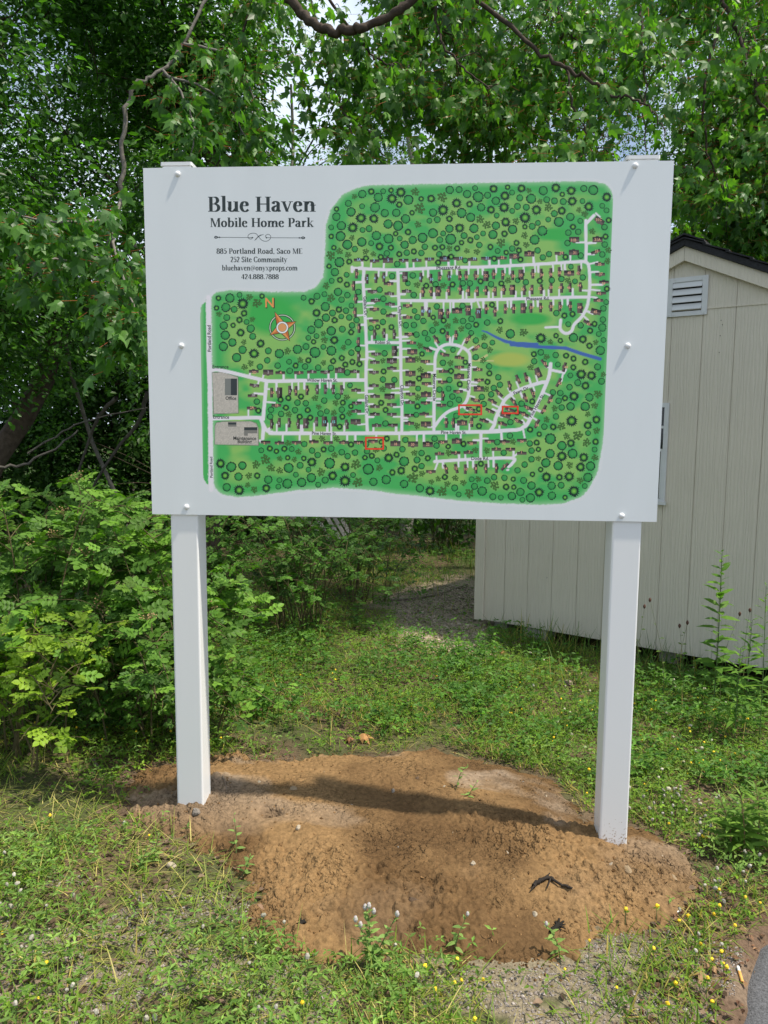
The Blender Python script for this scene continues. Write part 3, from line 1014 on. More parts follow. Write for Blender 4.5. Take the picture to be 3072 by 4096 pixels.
# homes: a dark roof with a paler half and a small porch
dk, md, bl = px_alb(58, 56, 58), px_alb(92, 84, 82), px_alb(40, 38, 40)
hbox = []
HOME_MB = []
hm = None
for i, (num, tp, colr, hp, kind, ang) in enumerate(houses):
    L, Wd = (19.5, 6.0) if kind in 'hv' else (20.5, 10.8)
    ca, sa = math.cos(math.radians(ang)), math.sin(math.radians(ang))
    fx = lambda x, y: hp + np.array([x * ca - y * sa, x * sa + y * ca])
    hbox.append((hp, L))
    hm = MB()
    HOME_MB.append(hm)
    sgn = 1 if i % 2 else -1
    hm.add(flat([fx(-L, -Wd), fx(L, -Wd), fx(L, -0.3), fx(-L, -0.3)], -0.00006), [[0, 1, 2, 3]], dk if i % 3 else bl)
    hm.add(flat([fx(-L, -0.3), fx(L, -0.3), fx(L, Wd), fx(-L, Wd)], -0.00006), [[0, 1, 2, 3]], md)
    hm.add(flat([fx(-7, Wd * sgn), fx(5, Wd * sgn), fx(5, (Wd + 3.4) * sgn), fx(-7, (Wd + 3.4) * sgn)], -0.00006), [[0, 1, 2, 3]], md if sgn > 0 else dk)
for z, r, c_ in (('D', (263, 253, 308, 379), px_alb(110, 120, 120)), ('D', (308, 253, 355, 379), px_alb(45, 55, 60)), ('D', (287, 583, 350, 600), px_alb(45, 55, 60)), ('D', (287, 600, 350, 616), px_alb(112, 118, 116)),
                 ('D', (408, 620, 508, 642), px_alb(45, 55, 60)), ('D', (408, 642, 508, 666), px_alb(112, 118, 116)), ('D', (408, 666, 436, 684), px_alb(112, 118, 116))):
    hm = MB()
    hm.add(flat([zc(z, r[0], r[1]), zc(z, r[2], r[1]), zc(z, r[2], r[3]), zc(z, r[0], r[3])], -0.00006), [[0, 1, 2, 3]], c_)
    hm.build('map_building', M_PRINT, panel)

# tree marks fill the woods and the yards between the homes
tm = MB()
icon_r = np.random.default_rng(5)
HP = np.array([h[0] for h in hbox])
keepout = [(zc('A', 1085, 1220), 110), (zc('E', 860, 250), 75), (zc('C', 640, 560), 40), (zc('C', 450, 1215), 45), (zc('C', 300, 1215), 35), (zc('C', 580, 1215), 30), (zc('D', 265, 365), 105), (zc('D', 265, 300), 70),
           (zc('D', 265, 450), 80), (zc('D', 350, 670), 110), (zc('D', 250, 165), 45), (zc('D', 240, 542), 40), (zc('E', 580, 610), 0)]
txt_spots = []
icons = []
RB = np.array([(a + b) / 2 for a, b, w in ALLR])
SEG = [(a, b, w) for a, b, w in ALLR]
cand = np.stack([icon_r.uniform(800, 2460, 45000), icon_r.uniform(725, 2000, 45000)], 1)
csd = poly_sd(cand[:, 0], cand[:, 1], MAP)
crd = np.full(len(cand), 1e9)
for a, b, w in ALLR:
    e = b - a
    t = np.clip(((cand - a) @ e) / (e @ e + 1e-9), 0, 1)
    crd = np.minimum(crd, np.hypot(*(cand - a - t[:, None] * e).T) - w)
for i in range(len(RIVER) - 1):
    a, b = RIVER[i], RIVER[i + 1]
    e = b - a
    t = np.clip(((cand - a) @ e) / (e @ e + 1e-9), 0, 1)
    crd = np.minimum(crd, np.hypot(*(cand - a - t[:, None] * e).T) - 8)
IP, IR = np.zeros((0, 2)), np.zeros(0)
for q, s_, r_ in zip(cand, csd, crd):
    rr = icon_r.choice([12, 14.5, 17.5, 19.5, 21, 23], p=[.08, .12, .2, .28, .22, .10])
    dh = np.hypot(*(HP - q).T).min()
    if dh < 60:
        rr = min(rr, 13.5)
    if s_ < rr + 6 or r_ < rr or dh < rr + 14:
        continue
    if any(np.hypot(*(q - o)) < r2 + rr * 0.6 for o, r2 in keepout):
        continue
    if len(IR) and (np.hypot(*(IP - q).T) - IR).min() < rr * 1.0:
        continue
    IP = np.vstack([IP, q])
    IR = np.append(IR, rr)
o1, f1, f2 = px_alb(8, 38, 34), px_alb(32, 124, 64), px_alb(54, 152, 78)
s1, s2c, s3 = px_alb(10, 44, 36), px_alb(48, 128, 52), px_alb(120, 195, 75)
k1, k2 = px_alb(78, 128, 56), px_alb(34, 72, 36)
for q, rr in zip(IP, IR):
    ty = icon_r.choice([0, 1, 2], p=[.52, .30, .18])
    ph = icon_r.random() * 6.28
    if ty == 0:
        n = 22
        a = np.linspace(0, 2 * math.pi, n, endpoint=False)
        ro = rr * (0.97 + 0.06 * np.cos(a * 11 + ph) + 0.03 * icon_r.standard_normal(n))
        ri = rr * (0.79 + 0.04 * icon_r.standard_normal(n))
        off = rr * 0.12
        O = np.stack([q[0] + ro * np.cos(a), q[1] + ro * np.sin(a)], 1)
        I = np.stack([q[0] + ri * np.cos(a), q[1] + ri * np.sin(a)], 1)
        I2 = np.stack([q[0] + off + 0.45 * rr * np.cos(a), q[1] - off + 0.42 * rr * np.sin(a)], 1)
        V = flat(np.vstack([O, I, I2, I]), -0.00006)
        j = np.arange(n)
        Fr = np.stack([j, (j + 1) % n, n + (j + 1) % n, n + j], 1)
        Fm = np.stack([3 * n + j, 3 * n + (j + 1) % n, 2 * n + (j + 1) % n, 2 * n + j], 1)
        C = np.vstack([np.repeat(o1[None], 2 * n, 0), np.repeat(f2[None], n, 0), np.repeat(f1[None], n, 0)])
        tm.add(V, np.vstack([Fr, Fm]), C)
        b0 = tm.n
        tm.add(flat(I2, -0.00006), [list(range(n))], f2)
    elif ty == 1:
        n = 34
        a = np.linspace(0, 2 * math.pi, n, endpoint=False) + ph
        ro = rr * np.where(np.arange(n) % 2, 0.78, 1.12) * (1 + 0.06 * icon_r.standard_normal(n))
        rm = rr * np.where(np.arange(n) % 2, 0.42, 0.62)
        O = np.stack([q[0] + ro * np.cos(a), q[1] + ro * np.sin(a)], 1)
        I = np.stack([q[0] + rm * np.cos(a), q[1] + rm * np.sin(a)], 1)
        V = flat(np.vstack([O, I, I, [q]]), -0.00006)
        j = np.arange(n)
        C = np.vstack([np.repeat(s1[None], 2 * n, 0), np.repeat(s2c[None], n, 0), s3[None]])
        tm.add(V, [[x, (x + 1) % n, n + (x + 1) % n, n + x] for x in range(n)] + [[2 * n + x, 2 * n + (x + 1) % n, 3 * n] for x in range(n)], C)
    else:
        for kk in range(13):
            a = ph + kk * 2.4
            r0 = rr * 0.92 * math.sqrt(kk / 13.0)
            cpt = q + r0 * np.array([math.cos(a), math.sin(a)])
            rs = rr * 0.24
            b = np.linspace(0, 2 * math.pi, 7, endpoint=False)
            P = np.vstack([np.stack([cpt[0] + rs * np.cos(b), cpt[1] + rs * np.sin(b)], 1), [cpt]])
            V = flat(P, -0.00006 - 0.000003 * kk)
            tm.add(V, [[x, (x + 1) % 7, 7] for x in range(7)], np.vstack([np.repeat(k2[None], 7, 0), k1[None]]))
tag(tm.build('map_trees', M_PRINT, panel), kind='stuff')

# ---- lettering
INK = px_alb(38, 50, 52)
SANS = {}


def sans_glyphs(text):
    """outline of a word in the plain built-in face, as flat triangles of unit size"""
    if text in SANS:
        return SANS[text]
    cu = bpy.data.curves.new('lettering', 'FONT')
    cu.body = text
    cu.size = 1.0
    cu.resolution_u = 3
    cu.offset = 0.018
    ob = bpy.data.objects.new('lettering', cu)
    COL.objects.link(ob)
    dg = bpy.context.evaluated_depsgraph_get()
    me = bpy.data.meshes.new_from_object(ob.evaluated_get(dg))
    V = np.array([v.co[:2] for v in me.vertices])
    Fs = [list(p.vertices) for p in me.polygons]
    bpy.data.objects.remove(ob)
    bpy.data.meshes.remove(me)
    bpy.data.curves.remove(cu)
    V = V - (V.min(0) + V.max(0)) / 2
    SANS[text] = (V, Fs)
    return SANS[text]


MPX = 1.829 / 2096.0                               # metres on the board for one sketch unit


def put_sans(mb, text, uv, cap, ang, col, y, squeeze=1.0):
    V, Fs = sans_glyphs(text)
    o = board(*uv)
    s = cap / 0.70 * MPX
    a = -math.radians(ang)
    x, z = V[:, 0] * s * squeeze, V[:, 1] * s
    X, Z = o[0] + x * math.cos(a) - z * math.sin(a), o[1] + x * math.sin(a) + z * math.cos(a)
    mb.add(np.stack([X, np.full(len(X), y), Z], 1), Fs, col)


NC = dict(o=px_alb(238, 165, 138), b=px_alb(150, 195, 235), g=px_alb(176, 176, 184), c=px_alb(120, 215, 222))
for (num, tp, colr, hp, kind, ang), nb in zip(houses, HOME_MB):
    put_sans(nb, num, tp, 10.5, 0, NC[colr], -0.00011, 0.95)
    nb.build('map_home', M_PRINT, panel)
for text, z, x, y, cap, ang in (
        ('Pheasant Rd.', 'a', 1345, 137, 14.5, -1), ('Pheasant Rd.', 'b', 862, 592, 13.4, -1), ('Gallant Dr.', 'a', 240, 650, 13.4, 86), ('Clayton Dr.', 'a', 697, 785, 13.4, 87), ('Robin St.', 'a', 470, 1125, 13.4, 1),
        ('Clayton Dr.', 'c', 600, 780, 13.4, 88), ('Gallant Dr.', 'c', 215, 880, 13.4, 88), ('Meserve Circle', 'c', 963, 690, 13.4, 89), ('Meserve Circle', 'c', 1342, 575, 13.4, 91), ('Pine Haven St.', 'c', 1175, 1187, 13.4, 0),
        ('Pine Haven St.', 'e', 1035, 902, 13.4, 1), ('Willow Haven St.', 'e', 1008, 248, 13.4, 0), ('Fawn Dr.', 'd', 615, 603, 13.4, -22), ('Pine Haven St.', 'd', 818, 805, 13.4, -62), ('Dode Rd.', 'E', 650, 962, 14, 0),
        ('Portland Road', 'A', 547, 1353, 14, -90), ('Portland Road', 'D', 160, 922, 11.5, -90), ('Entrance', 'D', 230, 164, 14.5, 0), ('Entrance', 'D', 235, 542, 14.5, 1), ('Office', 'D', 308, 401, 14, 0),
        ('Maintenance', 'D', 413, 703, 14.5, 0), ('Building', 'D', 413, 732, 14.5, 0)):
    st = MB()
    put_sans(st, text, zc(z, x, y), cap, ang, INK * 0.6, -0.00010, 0.93)
    st.build('street_name', M_PRINT, panel)

# serif face drawn with a broad-nib stroke
S_, T_ = 0.195, 0.078
XH = 0.69


def nib(pts, k=7, s=S_, t=T_):
    P = smooth_path(np.array(pts), k)
    D = unit(np.gradient(P, axis=0))
    w = np.sqrt((s * D[:, 1]) ** 2 + (t * D[:, 0]) ** 2) / 2
    N = np.stack([-D[:, 1], D[:, 0]], 1)
    A, B = P + N * w[:, None], P - N * w[:, None]
    return [[A[i], A[i + 1], B[i + 1], B[i]] for i in range(len(P) - 1)]


def rc(x0, y0, x1, y1):
    return [[(x0, y0), (x1, y0), (x1, y1), (x0, y1)]]


def stem(x, y0, y1, b=3, t=3, w=S_):
    out = rc(x, y0, x + w, y1)
    e, h = 0.075, 0.045
    for yy, f in ((y0, b), (y1 - h, t)):
        if f:
            out += rc(x - e if f & 1 else x, yy, x + w + e if f & 2 else x + w, yy + h)
    return out


def dg(x0, y0, x1, y1, w):
    return [[(x0, y0), (x0 + w, y0), (x1 + w, y1), (x1, y1)]]


ell = lambda cx, cy, rx, ry, a0, a1, n=9: [(cx + rx * math.cos(math.radians(a)), cy + ry * math.sin(math.radians(a))) for a in np.linspace(a0, a1, n)]
GL = {
    'B': (0.76, stem(.1, 0, 1, 1, 1) + rc(.2, .953, .40, 1) + rc(.2, .49, .42, .54) + rc(.2, 0, .42, .047) + nib(ell(.40, .765, .19, .21, 90, -90)) + nib(ell(.42, .265, .23, .24, 90, -90))),
    'H': (0.92, stem(.1, 0, 1) + stem(.65, 0, 1) + rc(.2, .48, .7, .545)),
    'M': (1.08, stem(.12, 0, 1, 3, 1, T_) + stem(.80, 0, 1, 3, 2) + dg(.12, 1, .46, .02, .17) + dg(.50, .02, .80, 1, .07)),
    'P': (0.70, stem(.1, 0, 1, 3, 1) + rc(.2, .953, .38, 1) + rc(.2, .42, .40, .467) + nib(ell(.38, .71, .22, .265, 90, -90))),
    'R': (0.80, stem(.1, 0, 1, 3, 1) + rc(.2, .953, .38, 1) + rc(.2, .46, .40, .507) + nib(ell(.38, .73, .20, .245, 90, -90)) + dg(.62, 0, .36, .48, .17) + rc(.60, 0, .86, .045)),
    'C': (0.80, nib([(.72, .78), (.60, .95), (.42, .98), (.22, .86), (.13, .55), (.20, .18), (.42, .02), (.60, .06), (.74, .24)])),
    'E': (0.72, stem(.1, 0, 1, 1, 1) + rc(.2, .95, .62, 1) + rc(.2, .49, .50, .54) + rc(.2, 0, .65, .05) + rc(.58, .80, .63, .96) + rc(.61, .03, .66, .2)),
    'S': (0.62, nib([(.52, .76), (.45, .95), (.30, .98), (.15, .88), (.14, .70), (.30, .54), (.48, .38), (.50, .18), (.36, .03), (.20, .04), (.09, .22)])),
    'a': (0.60, nib([(.12, .52), (.18, .64), (.30, .67), (.41, .58), (.42, .45), (.42, .16), (.47, .04), (.57, .07)]) + nib([(.42, .41), (.24, .36), (.12, .24), (.16, .07), (.28, .04), (.42, .16)])),
    'b': (0.68, stem(.07, 0, 1.06, 0, 1) + nib([(.2, .54), (.34, .66), (.52, .58), (.57, .34), (.50, .10), (.34, .02), (.15, .06)])),
    'c': (0.56, nib([(.48, .54), (.40, .66), (.26, .64), (.13, .48), (.12, .26), (.22, .06), (.36, .02), (.50, .13)])),
    'd': (0.70, stem(.43, 0, 1.06, 2, 1) + nib([(.46, .56), (.34, .66), (.18, .58), (.12, .34), (.18, .10), (.30, .02), (.46, .13)])),
    'e': (0.59, rc(.15, .37, .50, .42) + nib([(.47, .40), (.44, .58), (.32, .66), (.19, .60), (.12, .40), (.14, .20), (.24, .05), (.38, .02), (.53, .14)])),
    'h': (0.74, stem(.09, 0, 1.06, 3, 1) + stem(.48, 0, .46) + nib([(.22, .50), (.34, .64), (.46, .65), (.55, .56), (.565, .40)])),
    'i': (0.36, stem(.1, 0, XH, 3, 1) + rc(.09, .84, .27, 1.01)),
    'k': (0.70, stem(.09, 0, 1.06, 3, 1) + dg(.25, .30, .48, .66, .07) + dg(.50, .02, .29, .36, .16) + rc(.40, .645, .66, .69) + rc(.44, 0, .72, .045)),
    'l': (0.36, stem(.1, 0, 1.06, 3, 1)),
    'm': (1.08, stem(.09, 0, XH, 3, 1) + stem(.45, 0, .46) + stem(.82, 0, .46) + nib([(.22, .50), (.33, .64), (.43, .65), (.52, .56), (.535, .40)]) + nib([(.58, .50), (.69, .64), (.80, .65), (.89, .56), (.905, .40)])),
    'n': (0.74, stem(.09, 0, XH, 3, 1) + stem(.48, 0, .46) + nib([(.22, .50), (.34, .64), (.46, .65), (.55, .56), (.565, .40)])),
    'o': (0.65, nib(ell(.325, .34, .21, .32, 0, 360, 17), 3)),
    'p': (0.70, stem(.09, -.30, XH, 3, 1) + nib([(.2, .54), (.34, .66), (.52, .58), (.58, .34), (.51, .10), (.36, .02), (.2, .10)])),
    'r': (0.53, stem(.09, 0, XH, 3, 1) + nib([(.22, .44), (.30, .60), (.40, .65), (.49, .58)], s=.2)),
    's': (0.50, nib([(.40, .50), (.35, .64), (.23, .66), (.12, .55), (.17, .42), (.36, .28), (.42, .16), (.33, .03), (.18, .03), (.08, .17)])),
    't': (0.44, nib([(.20, .90), (.20, .60), (.20, .18), (.27, .04), (.41, .08)]) + rc(.05, XH - .05, .40, XH)),
    'u': (0.74, stem(.09, .16, XH, 0, 1) + stem(.47, 0, XH, 2, 1) + nib([(.17, .30), (.18, .12), (.28, .03), (.40, .06), (.52, .18)])),
    'v': (0.66, dg(.26, 0, .04, XH, .17) + dg(.30, 0, .52, XH, .07) + rc(-.02, XH - .045, .28, XH) + rc(.44, XH - .045, .68, XH)),
    'x': (0.66, dg(.44, 0, .06, XH, .16) + dg(.08, 0, .48, XH, .06) + rc(.0, XH - .045, .28, XH) + rc(.4, XH - .045, .64, XH) + rc(.0, 0, .24, .045) + rc(.38, 0, .68, .045)),
    'y': (0.66, dg(.26, 0, .04, XH, .17) + dg(.12, -.28, .52, XH, .07) + rc(-.02, XH - .045, .28, XH) + rc(.44, XH - .045, .68, XH) + rc(.02, -.31, .18, -.22)),
    ' ': (0.34, []), '.': (0.28, rc(.06, 0, .22, .15)), ',': (0.28, rc(.06, 0, .22, .15) + dg(.08, -.16, .14, 0, .06)),
    '2': (0.60, nib([(.10, .78), (.18, .95), (.32, .98), (.46, .86), (.45, .66), (.30, .38), (.10, .06)]) + rc(.08, 0, .52, .085)),
    '4': (0.62, rc(.34, 0, .34 + S_, 1) + dg(.03, .27, .36, 1, .07) + rc(.03, .24, .60, .31)),
    '5': (0.60, rc(.14, .91, .50, 1) + rc(.13, .5, .19, .95) + nib([(.15, .54), (.30, .62), (.47, .48), (.47, .22), (.34, .04), (.18, .04), (.08, .14)])),
    '7': (0.58, rc(.07, .91, .54, 1) + dg(.16, 0, .46, .93, .12)),
    '8': (0.62, nib(ell(.31, .745, .18, .225, 0, 360, 15), 3) + nib(ell(.31, .265, .215, .245, 0, 360, 15), 3)),
    '@': (1.0, nib([(.62, .60), (.48, .66), (.34, .50), (.34, .28), (.46, .18), (.60, .34), (.66, .64), (.64, .28), (.74, .20), (.88, .40), (.84, .72), (.60, .88), (.34, .82), (.14, .56), (.16, .16), (.40, -.12), (.70, -.08)], 5, .09, .05)),
}


def put_serif(mb, text, z, x0, x1, base, cap, col, y):
    """set a line of serif lettering between two margins of a view"""
    adv, polys = 0.0, []
    for ch in text:
        w, ps = GL[ch]
        for i, p in enumerate(ps):
            polys.append((i, [(q[0] + adv, q[1]) for q in p]))
        adv += w
    a, b = zc(z, x0, base), zc(z, x1, base)
    L, R_ = board(*a), board(*b)
    top = board(*zc(z, x0, base - cap))
    sx, sy = (R_ - L) / (adv - 0.06), (top - L)
    sy = np.array([0, np.linalg.norm(sy)])
    for i, p in polys:
        P = np.array([L + q[0] * sx + q[1] * sy for q in p])
        mb.add(np.stack([P[:, 0], np.full(len(P), y - 0.000004 * (i % 9)), P[:, 1]], 1), [list(range(len(P)))], col)


tt = MB()
for text, x0, x1, base, cap in (('Blue Haven', 536, 1324, 418, 110), ('Mobile Home Park', 552, 1314, 531, 66), ('885 Portland Road, Saco ME', 601, 1234, 728, 39), ('252 Site Community', 704, 1121, 790, 39),
                                ('bluehaven@onyxprops.com', 641, 1196, 851, 38), ('424.888.7888', 782, 1058, 915, 36)):
    put_serif(tt, text, 'A', x0, x1, base, cap, INK, -0.00006)
tt.build('title_lettering', M_PRINT, panel)
orn = MB()


def strokes(pts, w, y, col=INK, k=6):
    P = smooth_path(np.array([zc('A', *p) for p in pts]), k)
    D = unit(np.gradient(P, axis=0))
    N = np.stack([-D[:, 1], D[:, 0]], 1)
    ww = np.full(len(P), w) if np.isscalar(w) else np.interp(np.linspace(0, 1, len(P)), np.linspace(0, 1, len(w)), w)
    A, B = P + N * ww[:, None] / 2, P - N * ww[:, None] / 2
    V = flat(np.vstack([A, B]), y)
    n = len(P)
    j = np.arange(n - 1)
    orn.add(V, np.stack([j, j + 1, n + j + 1, n + j], 1), col)


strokes([(628, 607), (865, 609)], 1.9, -0.00006)
strokes([(970, 610), (1210, 611)], 1.9, -0.000065)
strokes([(585, 607), (596, 600), (610, 607), (596, 613), (585, 607)], 4, -0.00007)
strokes([(612, 607), (622, 607), (634, 607)], [1, 6, 1], -0.000075)
strokes([(1200, 611), (1214, 611), (1224, 611)], [1, 6, 1], -0.000078)
strokes([(1226, 611), (1238, 604), (1252, 611), (1238, 617), (1226, 611)], 4, -0.00008)
strokes([(868, 609), (855, 620), (836, 612), (836, 590), (862, 577), (892, 580), (910, 600), (935, 628), (968, 636), (996, 620), (1000, 598), (982, 584), (962, 596), (972, 612)], 1.9, -0.00009)
strokes([(888, 628), (905, 606), (925, 592), (950, 586)], [1, 3.5, 3.5, 1], -0.0001)
strokes([(880, 632), (898, 612), (920, 594), (940, 588)], [1, 2.2, 2.2, 1], -0.00011)
strokes([(860, 608), (866, 609), (872, 609)], [2, 6, 2], -0.00012)
strokes([(964, 610), (970, 610), (976, 610)], [2, 6, 2], -0.000125)
orn.build('scroll_ornament', M_PRINT, panel)

# compass rose and the three red frames
cp = MB()
org, org2, drk, wht = px_alb(222, 146, 84), px_alb(176, 104, 52), px_alb(40, 60, 50), px_alb(214, 222, 230)


def ringp(cx, cy, r0, r1, col, y, n=40):
    a = np.linspace(0, 2 * math.pi, n, endpoint=False)
    P = [zc('A', cx + r1 * math.cos(t), cy + r1 * math.sin(t)) for t in a] + [zc('A', cx + r0 * math.cos(t), cy + r0 * math.sin(t)) for t in a]
    j = np.arange(n)
    cp.add(flat(P, y), np.stack([j, (j + 1) % n, n + (j + 1) % n, n + j], 1), col)


def polyp(pts, col, y, z='A'):
    P = flat([zc(z, *p) for p in pts], y)
    cp.add(P, [list(range(len(P)))], col)


ccx, ccy = 1086, 1272
ringp(ccx, ccy, 82, 99, drk, -0.00006)
ringp(ccx, ccy, 89, 94, px_alb(190, 220, 200), -0.00008)
for tip, s in (((1032, 1160), 1), ((1184, 1230), -1), ((1140, 1368), 1), ((998, 1326), -1)):
    d = np.array(tip, float) - (ccx, ccy)
    d /= np.hypot(*d)
    nn = np.array([-d[1], d[0]]) * 36
    polyp([np.array(tip) + d * 9, (ccx + nn[0] * 1.2, ccy + nn[1] * 1.2), (ccx - nn[0] * 1.2, ccy - nn[1] * 1.2)], drk, -0.00009)
    polyp([tip, (ccx + nn[0], ccy + nn[1]), (ccx, ccy)], org, -0.00010)
    polyp([tip, (ccx - nn[0], ccy - nn[1]), (ccx, ccy)], org2, -0.00010)
ringp(ccx, ccy, 30, 46, drk, -0.00012)
ringp(ccx, ccy, 32, 43, wht, -0.00014)
ringp(ccx, ccy, 0.1, 30, px_alb(200, 150, 100), -0.00013)
put_sans(cp, 'N', zc('A', 997, 1093), 40, 0, drk, -0.00007, 1.0)
put_sans(cp, 'N', zc('A', 992, 1088), 37, 0, org, -0.00010, 1.0)
cp.build('compass_rose', M_PRINT, panel)
red = px_alb(222, 62, 42)
for z, (x0, y0, x1, y1), w in (('c', (203, 1246, 395, 1370), 19), ('c', (1233, 887, 1480, 988), 19), ('d', (366, 818, 568, 906), 23)):
    i = [(x0 + w / 2, y0 + w / 2), (x1 - w / 2, y0 + w / 2), (x1 - w / 2, y1 - w / 2), (x0 + w / 2, y1 - w / 2)]
    o = [(x0 - w / 2, y0 - w / 2), (x1 + w / 2, y0 - w / 2), (x1 + w / 2, y1 + w / 2), (x0 - w / 2, y1 + w / 2)]
    V = flat([zc(z, *p) for p in o + i], -0.00016)
    rb = MB()
    rb.add(V, np.array([[j, (j + 1) % 4, 4 + (j + 1) % 4, 4 + j] for j in range(4)]), red)
    rb.build('red_frame', M_PRINT, panel)

# ------------------------------------------------------------------ the shed
SA = math.radians(-32.53)
SW, PEAK, SLOPE, DEEP = 3.09, 2.80, 0.455, 3.6
shed = root('garden_shed', 'beige wood-sided shed with black roof behind the sign', 'shed', (0.506, 3.477, -0.112), SA, inv=False)


def gable(s):
    return PEAK - SLOPE * abs(s - SW / 2)


def prism_xz(P, y0, y1):
    """polygon in the wall's plane, given thickness"""
    n = len(P)
    V = [(p[0], y0, p[1]) for p in P] + [(p[0], y1, p[1]) for p in P]
    return np.array(V, float), [list(range(n)), list(range(n, 2 * n))[::-1]] + [[i, n + i, n + (i + 1) % n, (i + 1) % n] for i in range(n)]


MB().add(*prism_xz([(0.01, 0.01), (SW - 0.01, 0.01), (SW - 0.01, gable(SW) - 0.02), (SW / 2, PEAK - 0.02), (0.01, gable(0) - 0.02)], 0.005, 0.05)).build('wall', M_SIDING, shed)
MB().add(*box(0.0, 0.051, 0.0, 0.04, DEEP, gable(0) - 0.02)).build('wall', M_SIDING, shed)
MB().add(*box(SW - 0.04, 0.051, 0.0, SW, DEEP, gable(0) - 0.02)).build('wall', M_SIDING, shed)
MB().add(*prism_xz([(0.0, 0.0), (SW, 0.0), (SW, gable(SW) - 0.02), (SW / 2, PEAK - 0.02), (0.0, gable(0) - 0.02)], DEEP + 0.001, DEEP + 0.04)).build('wall', M_SIDING, shed)
SEAM = 2.387
gro = [0.0] + [0.254 + 0.2032 * k for k in range(-1, 14)] + [SW]
gro = [g for g in gro if g <= SW]
WIN = (1.035, 1.065, 1.487, 1.762)
for a, b in zip(gro[:-1], gro[1:]):
    x0, x1 = a + 0.0024, b - 0.0024
    if x1 - x0 < 0.02:
        continue
    segs_ = [(0.0, SEAM - 0.004)] if min(gable(x0), gable(x1)) > SEAM else [(0.0, None)]
    if max(gable(x0), gable(x1)) > SEAM + 0.02 and segs_[0][1] is not None:
        segs_.append((SEAM + 0.004, None))
    for z0, z1 in segs_:
        top = [(x1, z1), (x0, z1)] if z1 else [(x1, gable(x1) - 0.03), (x0, gable(x0) - 0.03)]
        if not z1 and x0 < SW / 2 < x1:
            top = [(x1, gable(x1) - 0.03), (SW / 2, PEAK - 0.03), (x0, gable(x0) - 0.03)]
        P = [(x0, z0), (x1, z0)] + top
        V, F = prism_xz(P, 0.0, 0.0045)
        MB().add(V, F).build('siding_board', M_SIDING, shed)
MB().add(*box(0.076, -0.006, SEAM - 0.006, SW - 0.08, 0.006, SEAM + 0.006)).build('seam_flashing', M_TRIM, shed)
for x0 in (-0.012, SW - 0.072):
    MB().add(*bevel_box(x0, -0.021, -0.004, x0 + 0.084, -0.002, gable(0.05) - 0.02)).build('corner_trim', M_TRIM, shed)
for sgn in (-1, 1):
    # slanting trim along the gable, then the roof with a stepped shingle edge
    e = SW / 2 + 0.16
    ux, uz = 1.0 * sgn, -SLOPE
    ln = math.hypot(1, SLOPE)
    P = lambda s, h: (SW / 2 + sgn * s, PEAK - SLOPE * s + h)
    MB().add(*prism_xz([P(0.0008, -0.092), P(e, -0.092), P(e, 0.0), P(0.0008, 0.0)], -0.040, -0.003)).build('rake_board', M_TRIM, shed)
    roof = MB().add(*prism_xz([P(0.0008, 0.002), P(e + 0.02, 0.002), P(e + 0.02, 0.045), P(0.0008, 0.045)], -0.062, DEEP + 0.1)).build('roof_slope', M_SHINGLE, shed)
    for k in range(12):
        s0, s1 = e + 0.03 - k * 0.145, max(e + 0.03 - (k + 1) * 0.145 - 0.02, 0.001)
        if s0 < 0.05:
            break
        MB().add(*prism_xz([P(s0, 0.057), P(s0, 0.066), P(s1, 0.054), P(s1, 0.0455)], -0.072 - 0.004 * (k % 2), DEEP + 0.11)).build('shingle_course', M_SHINGLE, roof)
MB().add(*prism_xz([(SW / 2 - 0.13, PEAK + 0.010), (SW / 2, PEAK + 0.068), (SW / 2 + 0.13, PEAK + 0.010), (SW / 2 + 0.13, PEAK + 0.020), (SW / 2, PEAK + 0.080), (SW / 2 - 0.13, PEAK + 0.020)], -0.078, DEEP + 0.115)).build('ridge_cap', M_SHINGLE, shed)

# vent: outer flange, slanted blades over a dark core
vx0, vz0, vx1, vz1 = 1.436, 2.345, 1.700, 2.602
vent = MB()
for bx in ((vx0, vz0, vx0 + 0.036, vz1), (vx1 - 0.036, vz0, vx1, vz1), (vx0 + 0.0365, vz0, vx1 - 0.0365, vz0 + 0.03), (vx0 + 0.0365, vz1 - 0.03, vx1 - 0.0365, vz1)):
    vent.add(*box(bx[0], -0.014, bx[1], bx[2], -0.004, bx[3]))
vent = vent.build('gable_vent', M_ALU, shed)
MB().add(*box(vx0 + 0.03, -0.0045, vz0 + 0.03, vx1 - 0.03, -0.002, vz1 - 0.03)).build('vent_core', M_DARK, vent)
for k in range(4):
    z = vz0 + 0.034 + k * 0.049
    V = [(vx0 + 0.037, -0.022, z + 0.008), (vx1 - 0.037, -0.022, z + 0.008), (vx1 - 0.037, -0.006, z + 0.047), (vx0 + 0.037, -0.006, z + 0.047),
         (vx0 + 0.037, -0.020, z + 0.006), (vx1 - 0.037, -0.020, z + 0.006), (vx1 - 0.037, -0.0046, z + 0.045), (vx0 + 0.037, -0.0046, z + 0.045)]
    MB().add(V, np.array([[0, 1, 2, 3], [7, 6, 5, 4], [0, 4, 5, 1], [1, 5, 6, 2], [2, 6, 7, 3], [3, 7, 4, 0]])).build('louver', M_ALU, vent)
for x, z in ((vx0 + .017, vz0 + .012), (vx1 - .017, vz0 + .012), (vx0 + .017, vz1 - .012), (vx1 - .017, vz1 - .012), (vx0 + .05, vz1 - .012), (vx0 + .05, vz0 + .012)):
    V, F = extrude([(0.004 * math.cos(t), 0.004 * math.sin(t)) for t in np.linspace(0, 6.28, 8, endpoint=False)], 0, 0.003)
    MB().add(np.stack([V[:, 0] + x, -0.0142 - V[:, 2], V[:, 1] + z], 1), F).build('rivet', M_ALU, vent)

